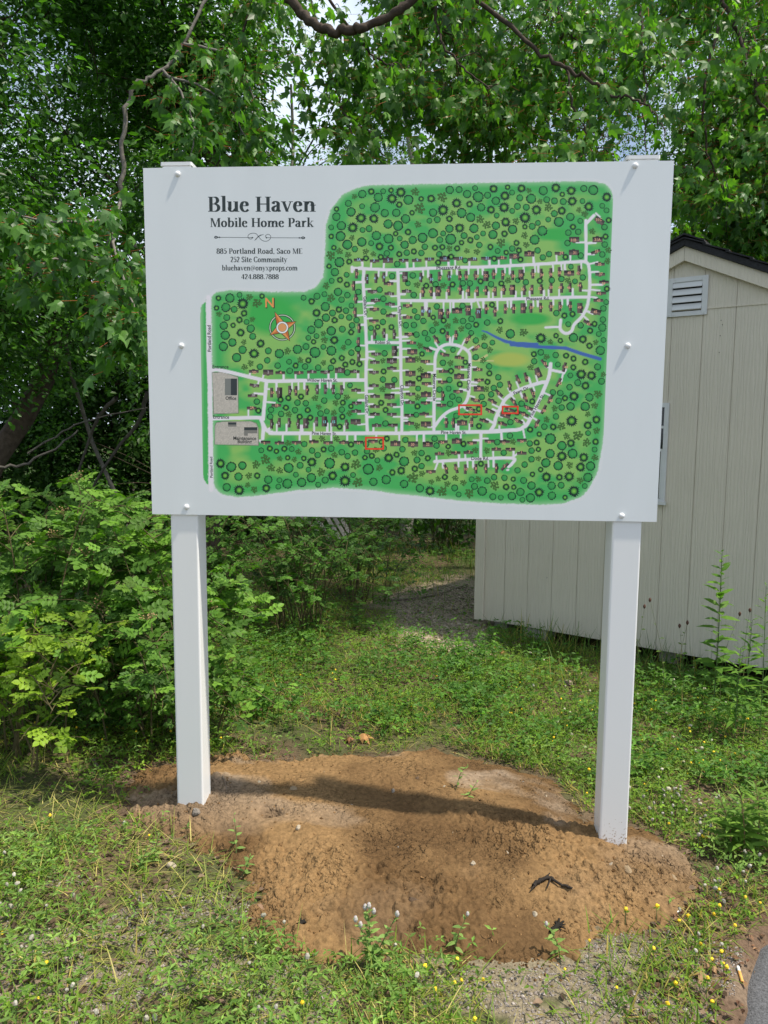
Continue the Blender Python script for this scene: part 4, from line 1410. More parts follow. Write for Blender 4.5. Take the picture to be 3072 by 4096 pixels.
# window, its right edge showing past the sign
wx0, wz0, wx1, wz1 = WIN
wf = MB()
for b_ in ((wx0, wz0, wx0 + .04, wz1), (wx1 - .03, wz0, wx1, wz1), (wx0 + .0402, wz0, wx1 - .0302, wz0 + .028), (wx0 + .0402, wz1 - .03, wx1 - .0302, wz1)):
    wf.add(*box(b_[0], -0.016, b_[1], b_[2], -0.001, b_[3]))
win = wf.build('window', M_ALU, shed)
MB().add(*box(wx0 + 0.005, -0.030, wz0 - 0.014, wx1 + 0.012, -0.0165, wz0 + 0.010)).build('sill', M_ALU, win)
mid = wz0 + 0.36
MB().add(*box(wx0 + .04, -0.0075, wz0 + .028, wx1 - .03, -0.004, wz1 - .03)).build('pane', M_GLASS, win)
for z in (mid, wz0 + 0.52):
    MB().add(*box(wx0 + .0402, -0.014, z, wx1 - .0302, -0.0078, z + .018)).build('sash_rail', M_ALU, win)
MB().add(*box(wx1 - .042, -0.013, wz0 + .03, wx1 - .0304, -0.0079, mid)).build('sash_stile', M_ALU, win)
for k in range(8):
    z = wz0 + 0.03 + k * 0.09
    V, F = extrude([(0.004 * math.cos(t), 0.004 * math.sin(t)) for t in np.linspace(0, 6.28, 8, endpoint=False)], 0, 0.0025)
    MB().add(np.stack([V[:, 0] + wx1 - 0.012, -0.0162 - V[:, 2], V[:, 1] + z], 1), F).build('rivet', M_ALU, win)
for x, z in ((1.79, 2.30), (1.80, 2.27), (1.79, 2.20), (1.79, 2.09), (2.14, 2.12), (2.13, 1.95), (0.62, 0.42), (2.12, 1.55)):
    V, F = extrude([(0.003 * math.cos(t), 0.003 * math.sin(t)) for t in np.linspace(0, 6.28, 7, endpoint=False)], 0, 0.0015)
    MB().add(np.stack([V[:, 0] + x, -0.0002 - V[:, 2], V[:, 1] + z], 1), F).build('nail_head', M_DARK, shed)
for k in range(3):
    MB().add(*box(0.12 + 1.35 * k, 0.10, -0.11, 0.24 + 1.35 * k, DEEP - 0.1, -0.003)).build('skid', M_OLDWOOD, shed)
MB().add(*box(0.42, 0.02, -0.12, 0.62, 0.22, -0.004)).build('support_block', M_OLDWOOD, shed)

# broken slatted panel in the scrub, seen under the board
fp = root('slatted_panel', 'weathered grey slatted wooden panel leaning in the scrub under the sign', 'wooden panel', tuple(at(730, 1180, 6.6)))
for i, (a, b) in enumerate((((648, 1095), (693, 1160)), ((668, 1092), (712, 1163)), ((690, 1090), (735, 1165)), ((706, 1090), (750, 1166)), ((722, 1092), (766, 1172)))):
    A, B = at(*a, 6.6), at(*b, 6.45)
    D_ = unit(B - A)
    sd_ = unit(np.cross(D_, [0, 1, 0])) * 0.022
    th = np.array([0, 0.012, 0])
    V = [A - sd_, A + sd_, B + sd_, B - sd_]
    MB().add(np.array(V + [v + th for v in V]), np.array([[0, 1, 2, 3], [7, 6, 5, 4], [0, 4, 5, 1], [1, 5, 6, 2], [2, 6, 7, 3], [3, 7, 4, 0]])).build('slat', M_OLDWOOD, fp)
A, B = at(600, 1118, 6.66), at(752, 1112, 6.66)
for dz in (0.0, 0.16):
    up = np.array([0, 0, 0.035])
    V = [A - up + [0, 0, dz], B - up + [0, 0, dz], B + up + [0, 0, dz], A + up + [0, 0, dz]]
    MB().add(np.array(V + [v + np.array([0, .02, 0]) for v in V]), np.array([[0, 1, 2, 3], [7, 6, 5, 4], [0, 4, 5, 1], [1, 5, 6, 2], [2, 6, 7, 3], [3, 7, 4, 0]])).build('rail', M_OLDWOOD, fp)

# ------------------------------------------------------------------ leaf shapes (base at 0, tip at +Y, face up +Z)
def tri(*f):
    return np.array(f)


OVAL_V = np.array([(0, 0, 0), (0, .35, -.05), (0, .70, -.05), (0, 1, -.12), (-.27, .32, .03), (-.23, .68, .02), (.27, .32, .03), (.23, .68, .02)])
OVAL_F = tri((0, 1, 4), (1, 2, 5), (1, 5, 4), (2, 3, 5), (0, 6, 1), (1, 7, 2), (1, 6, 7), (2, 7, 3))
OVAL4_V = np.array([(0, 0, 0), (-.26, .30, .05), (-.24, .66, .03), (0, 1, -.08), (.24, .66, .03), (.26, .30, .05)])
OVAL4_F = tri((0, 3, 2), (0, 2, 1), (0, 4, 3), (0, 5, 4))
KITE_V = np.array([(0, 0, 0), (-.30, .45, .07), (0, 1, -.08), (.30, .45, .07)])
KITE_F = tri((0, 2, 1), (0, 3, 2))
_h = [(.20, .02, -.02), (.40, .12, -.10), (.27, .27, 0), (.54, .60, -.14), (.20, .56, -.01)]
MAPLE_V = np.array([(0, 0, 0), (0, .30, .06), (0, 1.02, -.16)] + _h + [(-x, y, z) for x, y, z in _h])
MAPLE_F = tri((0, 3, 1), (3, 4, 5), (3, 5, 1), (5, 6, 7), (5, 7, 1), (7, 2, 1), (0, 1, 8), (8, 10, 9), (8, 1, 10), (10, 12, 11), (10, 1, 12), (12, 1, 2))
LANCE_V = np.array([(0, 0, 0), (-.075, .30, .02), (.075, .30, .02), (-.06, .65, -.02), (.06, .65, -.02), (0, 1, -.12)])
LANCE_F = tri((0, 2, 1), (1, 2, 4), (1, 4, 3), (3, 4, 5))


def compound(pairs, wid, ln, end):
    V, F = [(-.008, 0, 0), (.008, 0, 0), (.005, .66, -.04), (-.005, .66, -.04)], [(0, 1, 2), (0, 2, 3)]
    ys = np.linspace(.20, .60, pairs)
    todo = [((0, .68, -.04), (0, 1, -.10), end)]
    for i, y in enumerate(ys):
        for s in (-1, 1):
            todo.append(((0, y, -.03), (s * .92, .34, -.06), ln * (0.85 + .10 * i)))
    for o, d, l in todo:
        o, d = np.array(o), unit(np.array(d, float))
        x = unit(np.cross(d, (0, 0, 1.0)))
        z = np.cross(x, d)
        b = len(V)
        for px, py, pz in ((0, 0, 0), (-wid, .34, .05), (-wid * .82, .70, .02), (0, 1, -.10), (wid * .82, .70, .02), (wid, .34, .05)):
            V.append(tuple(o + l * (x * px + d * py + z * pz)))
        F += [(b, b + 3, b + 2), (b, b + 2, b + 1), (b, b + 4, b + 3), (b, b + 5, b + 4)]
    return np.array(V), np.array(F)


ROSE_V, ROSE_F = compound(3, .36, .31, .35)
ROSE5_V, ROSE5_F = compound(2, .36, .40, .42)
DOWN = np.array([0, 0, -1.0])


def rnd(n):
    return rng.standard_normal((n, 3))


def hidden_by_sign(P):
    uv, d = project(P)
    return (P[:, 1] > 0.01) & (uv[:, 0] > 325) & (uv[:, 0] < 1425) & (uv[:, 1] > 362) & (uv[:, 1] < 1118)


def split_leaves(rt, tv, tf, pos, M, col, mat, nmax=300, name='leaf', rest='foliage'):
    """the leaves that show largest become parts of their own, the rest stay one part"""
    uv, d = project(pos)
    sz = np.linalg.norm(M[:, :, 1], axis=1) / d * FPX
    ok = (uv[:, 0] > 0) & (uv[:, 0] < 1659) & (uv[:, 1] > 0) & (uv[:, 1] < 2212) & ~hidden_by_sign(pos) & (sz > 14)
    idx = np.nonzero(ok)[0]
    idx = idx[np.argsort(-(sz[idx] + rng.random(len(idx)) * 6))][:nmax]
    lum = col[idx].sum(1)
    order = np.argsort(lum)
    for part_ in np.array_split(order, 7):
        if not len(part_):
            continue
        c = col[idx[part_]].mean(0)
        me = MB().add(tv, tf, c).mesh(name, mat)
        for k in idx[part_]:
            o = bpy.data.objects.new(name, me)
            COL.objects.link(o)
            o.parent = rt
            o.matrix_parent_inverse = parent_inv(rt)
            mm = Matrix.Identity(4)
            for a in range(3):
                for b in range(3):
                    mm[a][b] = M[k, a, b]
                mm[a][3] = pos[k, a]
            o.matrix_basis = mm
    left = np.ones(len(pos), bool)
    left[idx] = False
    if left.any():
        tag(MB().add(*inst(tv, tf, pos[left], M[left], col[left])).build(rest, mat, rt), kind='stuff')


def clusters(n, centre, radii, seed, shell=0.45, scale=1.6, thr=-0.3):
    out = np.zeros((0, 3))
    while len(out) < n:
        u = unit(rnd(n * 2))
        r = rng.random((len(u), 1)) ** (1 / 3.0)
        r = shell * r ** 0.4 + (1 - shell) * r
        P = np.asarray(centre) + u * r * np.asarray(radii)
        P = P[(wave3(P, seed, scale) > thr) & (P[:, 2] > 0.1)]
        out = np.vstack([out, P])
    return out[:n]


def bunch(P, per, rad, size, droop=0.3, facing=0.8, flat=0.6, jit=0.3):
    i = np.repeat(np.arange(len(P)), per)
    off = rnd(len(i)) * rad * np.array([1, 1, flat])
    pos = P[i] + off
    L = unit(off * np.array([1, 1, 0.4]) + rnd(len(i)) * rad * 0.6) + DOWN * droop
    N = rnd(len(i)) * 0.55 + np.array([0.1, -0.25, facing])
    s = size * (1 + jit * rng.standard_normal(len(i))).clip(0.45, 1.6)
    return pos, frames(L, N, s), i


def limb(a, b, sag=0.0, wob=0.08, n=6):
    a, b = np.asarray(a, float), np.asarray(b, float)
    t = np.linspace(0, 1, n)[:, None]
    P = a * (1 - t) + b * t
    P[:, 2] += (sag * 4 * t * (1 - t))[:, 0]
    P[1:-1] += rng.standard_normal((n - 2, 3)) * wob * np.linalg.norm(b - a) * 0.5
    return smooth_path(P, 3)


def skeleton(mb, trunk, targets, r_limb, col, twig_to=None, twig_r=0.003):
    """limbs from the trunk to chosen targets, twigs from the limbs to the leaf clusters"""
    pts = []
    tz = trunk[:, 2]
    for q in targets:
        z = np.clip(q[2] - 0.35 * np.linalg.norm(q[:2] - trunk[len(trunk) // 2, :2]) - 0.2, tz.min() + 0.15 * (tz.max() - tz.min()), tz.max())
        k = np.argmin(np.abs(tz - z))
        L = limb(trunk[k], q, 0.12 * np.linalg.norm(q - trunk[k]))
        ln = np.linalg.norm(q - trunk[k])
        mb.add(*tube(L, r_limb * min(1, 0.35 + ln / 4), 0.004, 6), col)
        pts.append(L)
    pts = np.vstack(pts + [trunk])
    if twig_to is not None:
        for q in twig_to:
            k = np.argmin(((pts - q) ** 2).sum(1))
            mb.add(*tube(limb(pts[k], q, 0.04, 0.10, 3), twig_r * 1.6, twig_r * 0.6, 3), col)


BARK_G, BARK_B, BARK_P = np.array((0.17, 0.155, 0.135)), np.array((0.085, 0.065, 0.05)), np.array((0.36, 0.34, 0.30))

# ------------------------------------------------------------------ trees at the back: fine leaves, sky showing through
back = [
    ('birch_tree', 'slim birch with fine pale leaves directly behind the middle of the sign', (-0.3, 8.6), 9.0, [((0.6, 8.6, 5.0), (2.0, 1.3, 2.9), 700), ((0.8, 8.4, 7.6), (2.0, 1.5, 1.9), 300)], 0.045, BARK_P),
    ('birch_tree', 'fine-leaved birch rising behind the right half of the sign', (2.2, 9.4), 9.5, [((2.3, 9.4, 5.2), (2.0, 1.4, 3.0), 740), ((2.2, 9.2, 8.0), (2.0, 1.5, 2.0), 260)], 0.045, BARK_P),
    ('birch_tree', 'fine-leaved tree standing behind the shed roof', (4.6, 8.6), 9.0, [((4.6, 8.4, 4.4), (1.9, 1.4, 3.2), 760), ((4.8, 8.2, 7.6), (1.9, 1.5, 2.0), 240)], 0.048, BARK_G),
    ('leafy_tree', 'thin grey-twigged tree at the upper right edge behind the maple', (6.3, 10.2), 10.0, [((6.2, 10.0, 6.0), (1.9, 1.5, 3.4), 640)], 0.045, BARK_G),
    ('ash_tree', 'broad leafy tree far behind the left thicket', (-4.6, 9.4), 10.0, [((-4.6, 9.2, 4.6), (2.4, 1.4, 3.6), 700), ((-4.4, 9.2, 8.2), (2.4, 1.6, 2.0), 300)], 0.055, BARK_G),
    ('ash_tree', 'dim leafy tree behind the gap left of the sign top', (-2.6, 10.4), 8.0, [((-3.3, 10.4, 3.2), (1.7, 1.3, 2.4), 380), ((-1.9, 9.9, 5.4), (0.9, 0.8, 2.2), 75)], 0.05, BARK_G),
]
for nm, lab, (bx, by), ht, crowns, ls, bark in back:
    rt = root(nm, lab, 'tree', (bx, by, -0.25), group=None)
    tr = limb((bx, by, -0.3), (bx + rng.normal() * .4, by + .1, ht * 0.9), 0, 0.03, 8)
    MB().add(*tube(tr, 0.085, 0.02, 8), bark).build('trunk', M_BARK, rt, smooth=True)
    P = np.vstack([clusters(n, c, r, 100 + i + int(bx * 7), 0.3, 1.7, -0.15) for i, (c, r, n) in enumerate(crowns)])
    bm_ = MB()
    tg = P[rng.choice(len(P), 26, replace=False)]
    skeleton(bm_, tr, tg, 0.03, bark * 0.6, P[rng.choice(len(P), 160, replace=False)])
    bm_.build('branches', M_BARK, rt, smooth=True)
    pos, M, ci = bunch(P, 40, 0.17, ls, droop=0.55, facing=0.7, flat=0.75)
    pos, M = pos[~hidden_by_sign(pos)], M[~hidden_by_sign(pos)]
    col = tints(len(pos), (0.045, 0.115, 0.025), (0.12, 0.24, 0.045), 0.25)
    MB().add(*inst(KITE_V, KITE_F, pos, M, col)).build('crown', M_LEAF, rt)

# ------------------------------------------------------------------ vine-hung trees of the left thicket
vines = [
    ('vine_covered_tree', 'dark vine-smothered tree filling the upper left edge', (-3.5, 3.3), [((-3.3, 3.1, 3.6), (0.95, 0.8, 2.2), 480), ((-3.2, 3.4, 5.9), (1.3, 1.0, 1.4), 360)]),
    ('vine_covered_tree', 'dark vine-smothered tree close beside the left edge of the sign', (-2.0, 4.3), [((-2.1, 4.2, 3.1), (0.95, 0.8, 2.0), 460), ((-2.3, 4.3, 5.4), (1.1, 0.9, 1.6), 400)]),
    ('vine_covered_tree', 'shadowed leafy tree deep in the thicket left of the sign', (-3.0, 6.2), [((-3.2, 6.0, 3.0), (1.7, 0.9, 2.8), 560), ((-3.4, 6.0, 6.4), (1.8, 1.1, 1.8), 330), ((-4.6, 5.6, 5.0), (1.2, 0.9, 2.4), 380)]),
]
for j, (nm, lab, (bx, by), crowns) in enumerate(vines):
    rt = root(nm, lab, 'tree', (bx, by, -0.2))
    tr = limb((bx, by, -0.25), (bx + .25, by + .1, 6.3), 0, 0.05, 8)
    MB().add(*tube(tr, 0.11, 0.03, 9), BARK_B).build('trunk', M_BARK, rt, smooth=True)
    P = np.vstack([clusters(n, c, r, 300 + 7 * j + i, 0.5, 2.3, -0.25) for i, (c, r, n) in enumerate(crowns)])
    bm_ = MB()
    tg = P[rng.choice(len(P), 34, replace=False)]
    skeleton(bm_, tr, tg, 0.028, BARK_B, P[rng.choice(len(P), 260, replace=False)])
    bm_.build('branches', M_BARK, rt, smooth=True)
    pos, M, ci = bunch(P, 46, 0.13, 0.052 if j < 2 else 0.05, droop=0.35, facing=0.75)
    h_ = hidden_by_sign(pos)
    pos, M = pos[~h_], M[~h_]
    bright = np.clip((pos[:, 2] - 1.5) / 4, 0, 1)[:, None] * 0
    col = tints(len(pos), (0.028, 0.085, 0.022), (0.075, 0.19, 0.035), 0.28)
    if j < 2:
        split_leaves(rt, OVAL4_V, OVAL4_F, pos, M, col, M_LEAF, 160)
    else:
        MB().add(*inst(KITE_V, KITE_F, pos, M, col)).build('crown', M_LEAF, rt)

# bare leaning stems in the dark opening left of the board
stems = [([(620, 960), (520, 1010), (420, 1040), (340, 1075)], 2.6, 0.028), ([(600, 900), (520, 985), (470, 1030), (430, 1075)], 2.4, 0.024), ([(330, 1000), (370, 960), (440, 940), (560, 930)], 2.2, 0.010),
         ([(540, 905), (450, 970), (400, 1030), (380, 1090)], 2.8, 0.022), ([(60, 980), (120, 940), (200, 905), (320, 880)], 2.3, 0.009), ([(250, 860), (215, 900), (190, 950), (160, 1060)], 2.7, 0.018),
         ([(320, 850), (300, 910), (260, 960), (200, 1050)], 2.9, 0.02), ([(0, 1010), (60, 1000), (130, 960), (170, 930)], 2.0, 0.012), ([(570, 1060), (590, 1000), (620, 960), (680, 930)], 2.5, 0.012)]
stem_labs = ['thick grey stem leaning lowest towards the sign in the dark thicket', 'pale split stem leaning right beside the sign edge', 'thin bare twig arching across the dark thicket opening', 'dark stem crossing behind the pale split stem', 'long thin twig running level at the left of the thicket',
             'upright dim stem left of the thicket opening', 'second upright dim stem in the middle of the thicket', 'short dead twig low at the left edge of the thicket', 'thin upright stem closest to the lower sign corner']
for (p, Yd, r), lab in zip(stems, stem_labs):
    Yd += 0.5
    P = smooth_path([at(a, b, Yd + 0.1 * i) for i, (a, b) in enumerate(p)], 5)
    o = MB().add(*tube(P + rnd(len(P)) * 0.006, r, r * 0.5, 7), BARK_G * 0.5).build('bare_stem', M_BARK, smooth=True)
    tag(o, lab, 'stem', 'bare stems in the thicket')

# ------------------------------------------------------------------ maples
def maple_leaves(P, per, rad, size):
    i = np.repeat(np.arange(len(P)), per)
    off = rnd(len(i)) * rad * np.array([1, 1, 0.55])
    pos = P[i] + off
    L = unit(rnd(len(i)) * np.array([0.45, 0.45, 0.15]) + off / rad * 0.25 + DOWN * 0.85)
    az = rng.random(len(i)) * 6.28
    N = np.stack([np.cos(az), np.sin(az) - 0.25, 0.5 + 0.35 * rng.standard_normal(len(i))], 1)
    s = size * (1 + 0.28 * rng.standard_normal(len(i))).clip(0.4, 1.6)
    M = frames(L, N, np.stack([s * rng.uniform(.68, .95, len(s)), s, s], 1))
    return pos, M, off


def petioles(pos, M, P, per):
    """thin red stalks from the twig to each leaf"""
    i = np.repeat(np.arange(len(P)), per)
    a, b = P[i] * 0.35 + pos * 0.65, pos
    d = unit(np.cross(b - a, np.array([0.2, 1, 0.1]))) * 0.0011
    V = np.stack([a - d, a + d, b + d, b - d], 1).reshape(-1, 3)
    F = np.arange(len(V)).reshape(-1, 4)
    return V, F, np.array((0.32, 0.09, 0.035))


MAPC = ((0.038, 0.112, 0.032), (0.115, 0.25, 0.05))
mp_ = root('maple_tree', 'large maple whose drooping leafy boughs hang over the sign and shed', 'tree', (4.9, 6.6, -0.25))
tr = smooth_path([(4.9, 6.6, -0.4), (4.8, 6.5, 2.0), (4.4, 6.2, 4.4), (3.4, 5.6, 6.4), (2.4, 5.0, 7.6)], 6)
MB().add(*tube(tr, 0.16, 0.06, 10, wob=0.04), BARK_G * 0.8).build('trunk', M_BARK, mp_, smooth=True)
LIMBS = [
    ([(1500, -420, 4.9), (1000, -330, 4.7), (660, -190, 4.6), (600, -70, 4.5), (640, 15, 4.5), (690, 58, 4.45), (740, 67, 4.4), (800, 52, 4.35), (870, 15, 4.3), (960, -60, 4.3)], 0.042, 0.026),
    ([(690, 58, 4.45), (712, 140, 4.3), (728, 195, 4.2), (745, 250, 4.1), (772, 325, 4.0)], 0.014, 0.006),
    ([(745, 250, 4.1), (800, 290, 4.0), (832, 332, 3.9)], 0.008, 0.004),
    ([(705, -10, 4.2), (760, 70, 4.2), (792, 112, 4.1), (835, 138, 4.1), (880, 160, 4.0)], 0.011, 0.005),
    ([(1300, -300, 4.6), (1000, -80, 4.3), (1127, 75, 4.1), (1219, 145, 4.0), (1279, 175, 3.95), (1319, 205, 3.9), (1374, 215, 3.8), (1405, 240, 3.7), (1440, 300, 3.6)], 0.031, 0.003),
    ([(1200, -30, 4.3), (1212, 30, 4.2), (1228, 68, 4.2), (1262, 106, 4.1)], 0.010, 0.005),
    ([(1385, 20, 4.2), (1388, 90, 4.1), (1393, 165, 4.0), (1391, 325, 3.8)], 0.011, 0.004),
    ([(1225, 150, 4.0), (1232, 218, 3.9), (1266, 282, 3.9), (1326, 336, 3.8)], 0.010, 0.004),
    ([(1600, -250, 4.8), (1560, -40, 4.5), (1600, 90, 4.4), (1640, 220, 4.3), (1700, 320, 4.2)], 0.020, 0.008),
    ([(940, -70, 4.3), (945, 60, 4.2), (990, 140, 4.1), (1060, 190, 4.0)], 0.012, 0.005),
    ([(600, -80, 4.5), (540, 40, 4.4), (505, 120, 4.3), (470, 210, 4.2)], 0.014, 0.005),
    ([(1550, 60, 4.4), (1520, 200, 4.3), (1530, 330, 4.3), (1570, 430, 4.3)], 0.012, 0.005),
]
lp = []
bm_ = MB()
for p, r0, r1 in LIMBS:
    L = smooth_path([at(a, b, c - (1.6 if r0 > 0.035 else 1.15 if r0 > 0.03 else 0.95)) for a, b, c in p], 7)
    L = L + rnd(len(L)) * 0.009
    bm_.add(*tube(L, r0 * (0.62 if 0.03 < r0 < 0.035 else 1), r1, 7, wob=0.05), BARK_B * 0.75)
    if r0 < 0.03:
        lp.append(L)
bm_.build('limbs', M_BARK, mp_, smooth=True)
LP = np.vstack(lp)
FRONT = np.vstack([smooth_path([at(a, b, c - 1.6) for a, b, c in LIMBS[0][0]], 7)])
# leaf clusters in the boughs: above the board, over the shed roof, and on up out of view
P = np.vstack([
    clusters(430, (1.9, 4.2, 4.2), (1.9, 0.75, 1.35), 501, 0.3, 2.2, -0.05),
    clusters(230, (3.3, 4.7, 3.9), (1.0, 0.7, 1.5), 502, 0.3, 2.2, -0.1),
    clusters(150, (3.5, 5.6, 2.9), (0.7, 0.7, 1.0), 503, 0.3, 2.0, -0.2),
    clusters(220, (1.9, 5.2, 6.4), (2.7, 1.5, 1.0), 504, 0.3, 1.4, 0.1),
    clusters(110, (0.0, 4.5, 4.9), (0.9, 0.5, 0.8), 505, 0.3, 2.2, 0.0),
])
extra = np.array([LP[k] for k in rng.choice(len(LP), 160)]) + rnd(160) * np.array([.12, .12, .10]) + DOWN * 0.08
P = np.vstack([P, extra])
# keep the two big limbs open to view: no sprays hang right before them
uvP, dP = project(P)
uvF, dF = project(FRONT)
dd = np.array([np.hypot(*(uvF - q).T).min() for q in uvP])
P = P[~((dd < 26) & (dP < dF.mean() + 0.3))]
tw = MB()
for q in P[rng.choice(len(P), 520, replace=False)]:
    k = np.argmin(((LP - q) ** 2).sum(1))
    if np.linalg.norm(LP[k] - q) < 1.1:
        tw.add(*tube(limb(LP[k], q + DOWN * -0.05, 0.06, 0.10, 4), 0.0045, 0.0018, 4), BARK_B)
tag(tw.build('twigs', M_BARK, mp_), kind='stuff')
pos, M, _ = maple_leaves(P, 17, 0.13, 0.090)
h_ = hidden_by_sign(pos)
tag(MB().add(*petioles(pos, M, P, 17)).build('leaf_stalks', M_FLOWER, mp_), kind='stuff')
pos, M = pos[~h_], M[~h_]
col = tints(len(pos), *MAPC, 0.25)
split_leaves(mp_, MAPLE_V, MAPLE_F, pos, M, col, M_LEAF, 300)

ym = root('maple_sapling', 'slender maple with pale bent stem close left of the sign', 'tree', (-2.3, 3.9, -0.2))
tr = smooth_path([(-2.3, 3.9, -0.35), tuple(at(150, 800, 3.8)), tuple(at(205, 640, 3.2)), tuple(at(236, 540, 2.5)), tuple(at(262, 400, 2.4)), tuple(at(266, 270, 2.45)), tuple(at(292, 190, 2.5)), tuple(at(350, 150, 2.6)), tuple(at(395, 95, 2.7)), tuple(at(470, -40, 2.9))], 6)
MB().add(*tube(tr + rnd(len(tr)) * 0.009, 0.019, 0.011, 8, wob=0.06), BARK_G * 0.8).build('trunk', M_BARK, ym, smooth=True)
bm_ = MB()
yl = []
for p in ([(262, 430, 2.4), (240, 470, 2.0), (150, 480, 1.6), (60, 470, 1.5), (20, 450, 1.5)], [(245, 500, 2.3), (246, 530, 1.9), (262, 590, 1.5), (280, 640, 1.4), (305, 700, 1.35)], [(236, 560, 2.3), (250, 600, 1.8), (262, 660, 1.5), (296, 740, 1.4)],
          [(350, 150, 2.6), (390, 200, 2.5), (420, 280, 2.4), (400, 380, 2.3)], [(395, 95, 2.7), (470, 110, 2.7), (520, 150, 2.7), (560, 240, 2.7)], [(350, 160, 2.6), (440, 190, 2.7), (500, 240, 2.7), (540, 320, 2.7)], [(238, 580, 2.3), (120, 560, 1.9), (70, 600, 1.7)]):
    L = smooth_path([at(*q) for q in p], 6)
    bm_.add(*tube(L + rnd(len(L)) * 0.003, 0.011, 0.0035, 6), BARK_G)
    yl.append(L[4:])
bm_.build('branches', M_BARK, ym, smooth=True)
YL = np.vstack(yl)
P = YL[rng.choice(len(YL), 150)] + rnd(150) * 0.05 + DOWN * 0.05
pos, M, _ = maple_leaves(P, 8, 0.09, 0.088)
tag(MB().add(*petioles(pos, M, P, 8)).build('leaf_stalks', M_FLOWER, ym), kind='stuff')
h_ = hidden_by_sign(pos)
pos, M = pos[~h_], M[~h_]
split_leaves(ym, MAPLE_V, MAPLE_F, pos, M, tints(len(pos), (0.035, 0.105, 0.035), (0.09, 0.21, 0.05), 0.2), M_LEAF, 300)

# ------------------------------------------------------------------ wild roses and scrub
def shrub(name, label, base, ht, spread, ncane, leaf, cols, tv, tf, nobj, seed, dens=1.0, stemcol=(0.10, 0.085, 0.04), lean=(0, 0), cat='shrub', shoots=True):
    rt = root(name, label, cat, base)
    stems_ = MB()
    pos, L, N, S, C = [], [], [], [], []
    r = np.random.default_rng(seed)
    for k in range(ncane):
        az = r.random() * 6.28
        h = ht * r.uniform(0.45, 1.08)
        sp = spread * r.uniform(0.25, 1.1)
        d = np.array([math.cos(az), math.sin(az), 0])
        b = np.array(base) + d * 0.12 * r.random() + np.array([r.normal() * .1, r.normal() * .1, 0])
        top = b + d * sp * 0.55 + np.array([lean[0] * h, lean[1] * h, h])
        end = b + d * sp * 1.1 + np.array([lean[0] * h * 1.3, lean[1] * h * 1.3, h * r.uniform(0.55, 1.0)])
        Pth = smooth_path([b, b + (top - b) * np.array([.35, .35, .6]), top, end], 7)
        stems_.add(*tube(Pth, 0.005, 0.002, 4), stemcol)
        tw_ = [(Pth[6:], 1.0)]
        if shoots:
            for q in range(int(6 * dens)):
                j = r.integers(6, len(Pth) - 1)
                a2 = r.random() * 6.28
                ln = r.uniform(0.10, 0.28) * (0.6 + 0.5 * ht)
                e = Pth[j] + ln * np.array([math.cos(a2), math.sin(a2), r.uniform(-0.1, 0.6)])
                L2 = smooth_path([Pth[j], (Pth[j] + e) / 2 + [0, 0, 0.03], e], 4)
                stems_.add(*tube(L2, 0.0028, 0.0012, 3), stemcol)
                tw_.append((L2[2:], 0.9))
        tone = r.random()
        for Q, sc in tw_:
            ln = np.linalg.norm(np.diff(Q, axis=0), axis=1).sum()
            m = max(3, int(ln / (0.042 / dens)))
            u = np.sort(r.random(m))
            x = np.stack([np.interp(u, np.linspace(0, 1, len(Q)), Q[:, a]) for a in range(3)], 1)
            dr = unit(Q[-1] - Q[0])
            aa = r.random(m) * 6.28
            l_ = np.stack([np.cos(aa), np.sin(aa), r.normal(0.12, 0.3, m)], 1) + dr * 0.5
            pos.append(x)
            L.append(l_)
            N.append(np.stack([r.normal(0.1, .5, m), r.normal(-0.45, .5, m), np.ones(m)], 1))
            S.append(leaf * sc * r.uniform(0.65, 1.2, m))
            t = np.clip(tone * 0.6 + 0.5 * u[:, None] * (1 if len(Q) < 14 else 0.8) + r.normal(0, .18, (m, 1)), 0, 1)
            C.append((np.array(cols[0]) * (1 - t) + np.array(cols[1]) * t) * np.clip(r.normal(1, .28, (m, 1)), .4, 1.7))
    pos, L, N, S, C = np.vstack(pos), np.vstack(L), np.vstack(N), np.concatenate(S), np.vstack(C)
    ok = pos[:, 2] > ground_z(pos[:, 0], pos[:, 1]) + 0.01
    pos, L, N, S, C = pos[ok], L[ok], N[ok], S[ok], C[ok]
    stems_.build('canes', M_BARK, rt)
    split_leaves(rt, tv, tf, pos, frames(L, N, S), C, M_HERB, nobj)
    return rt, pos


def gpt(x, y):
    return (x, y, float(ground_z(x, y)))


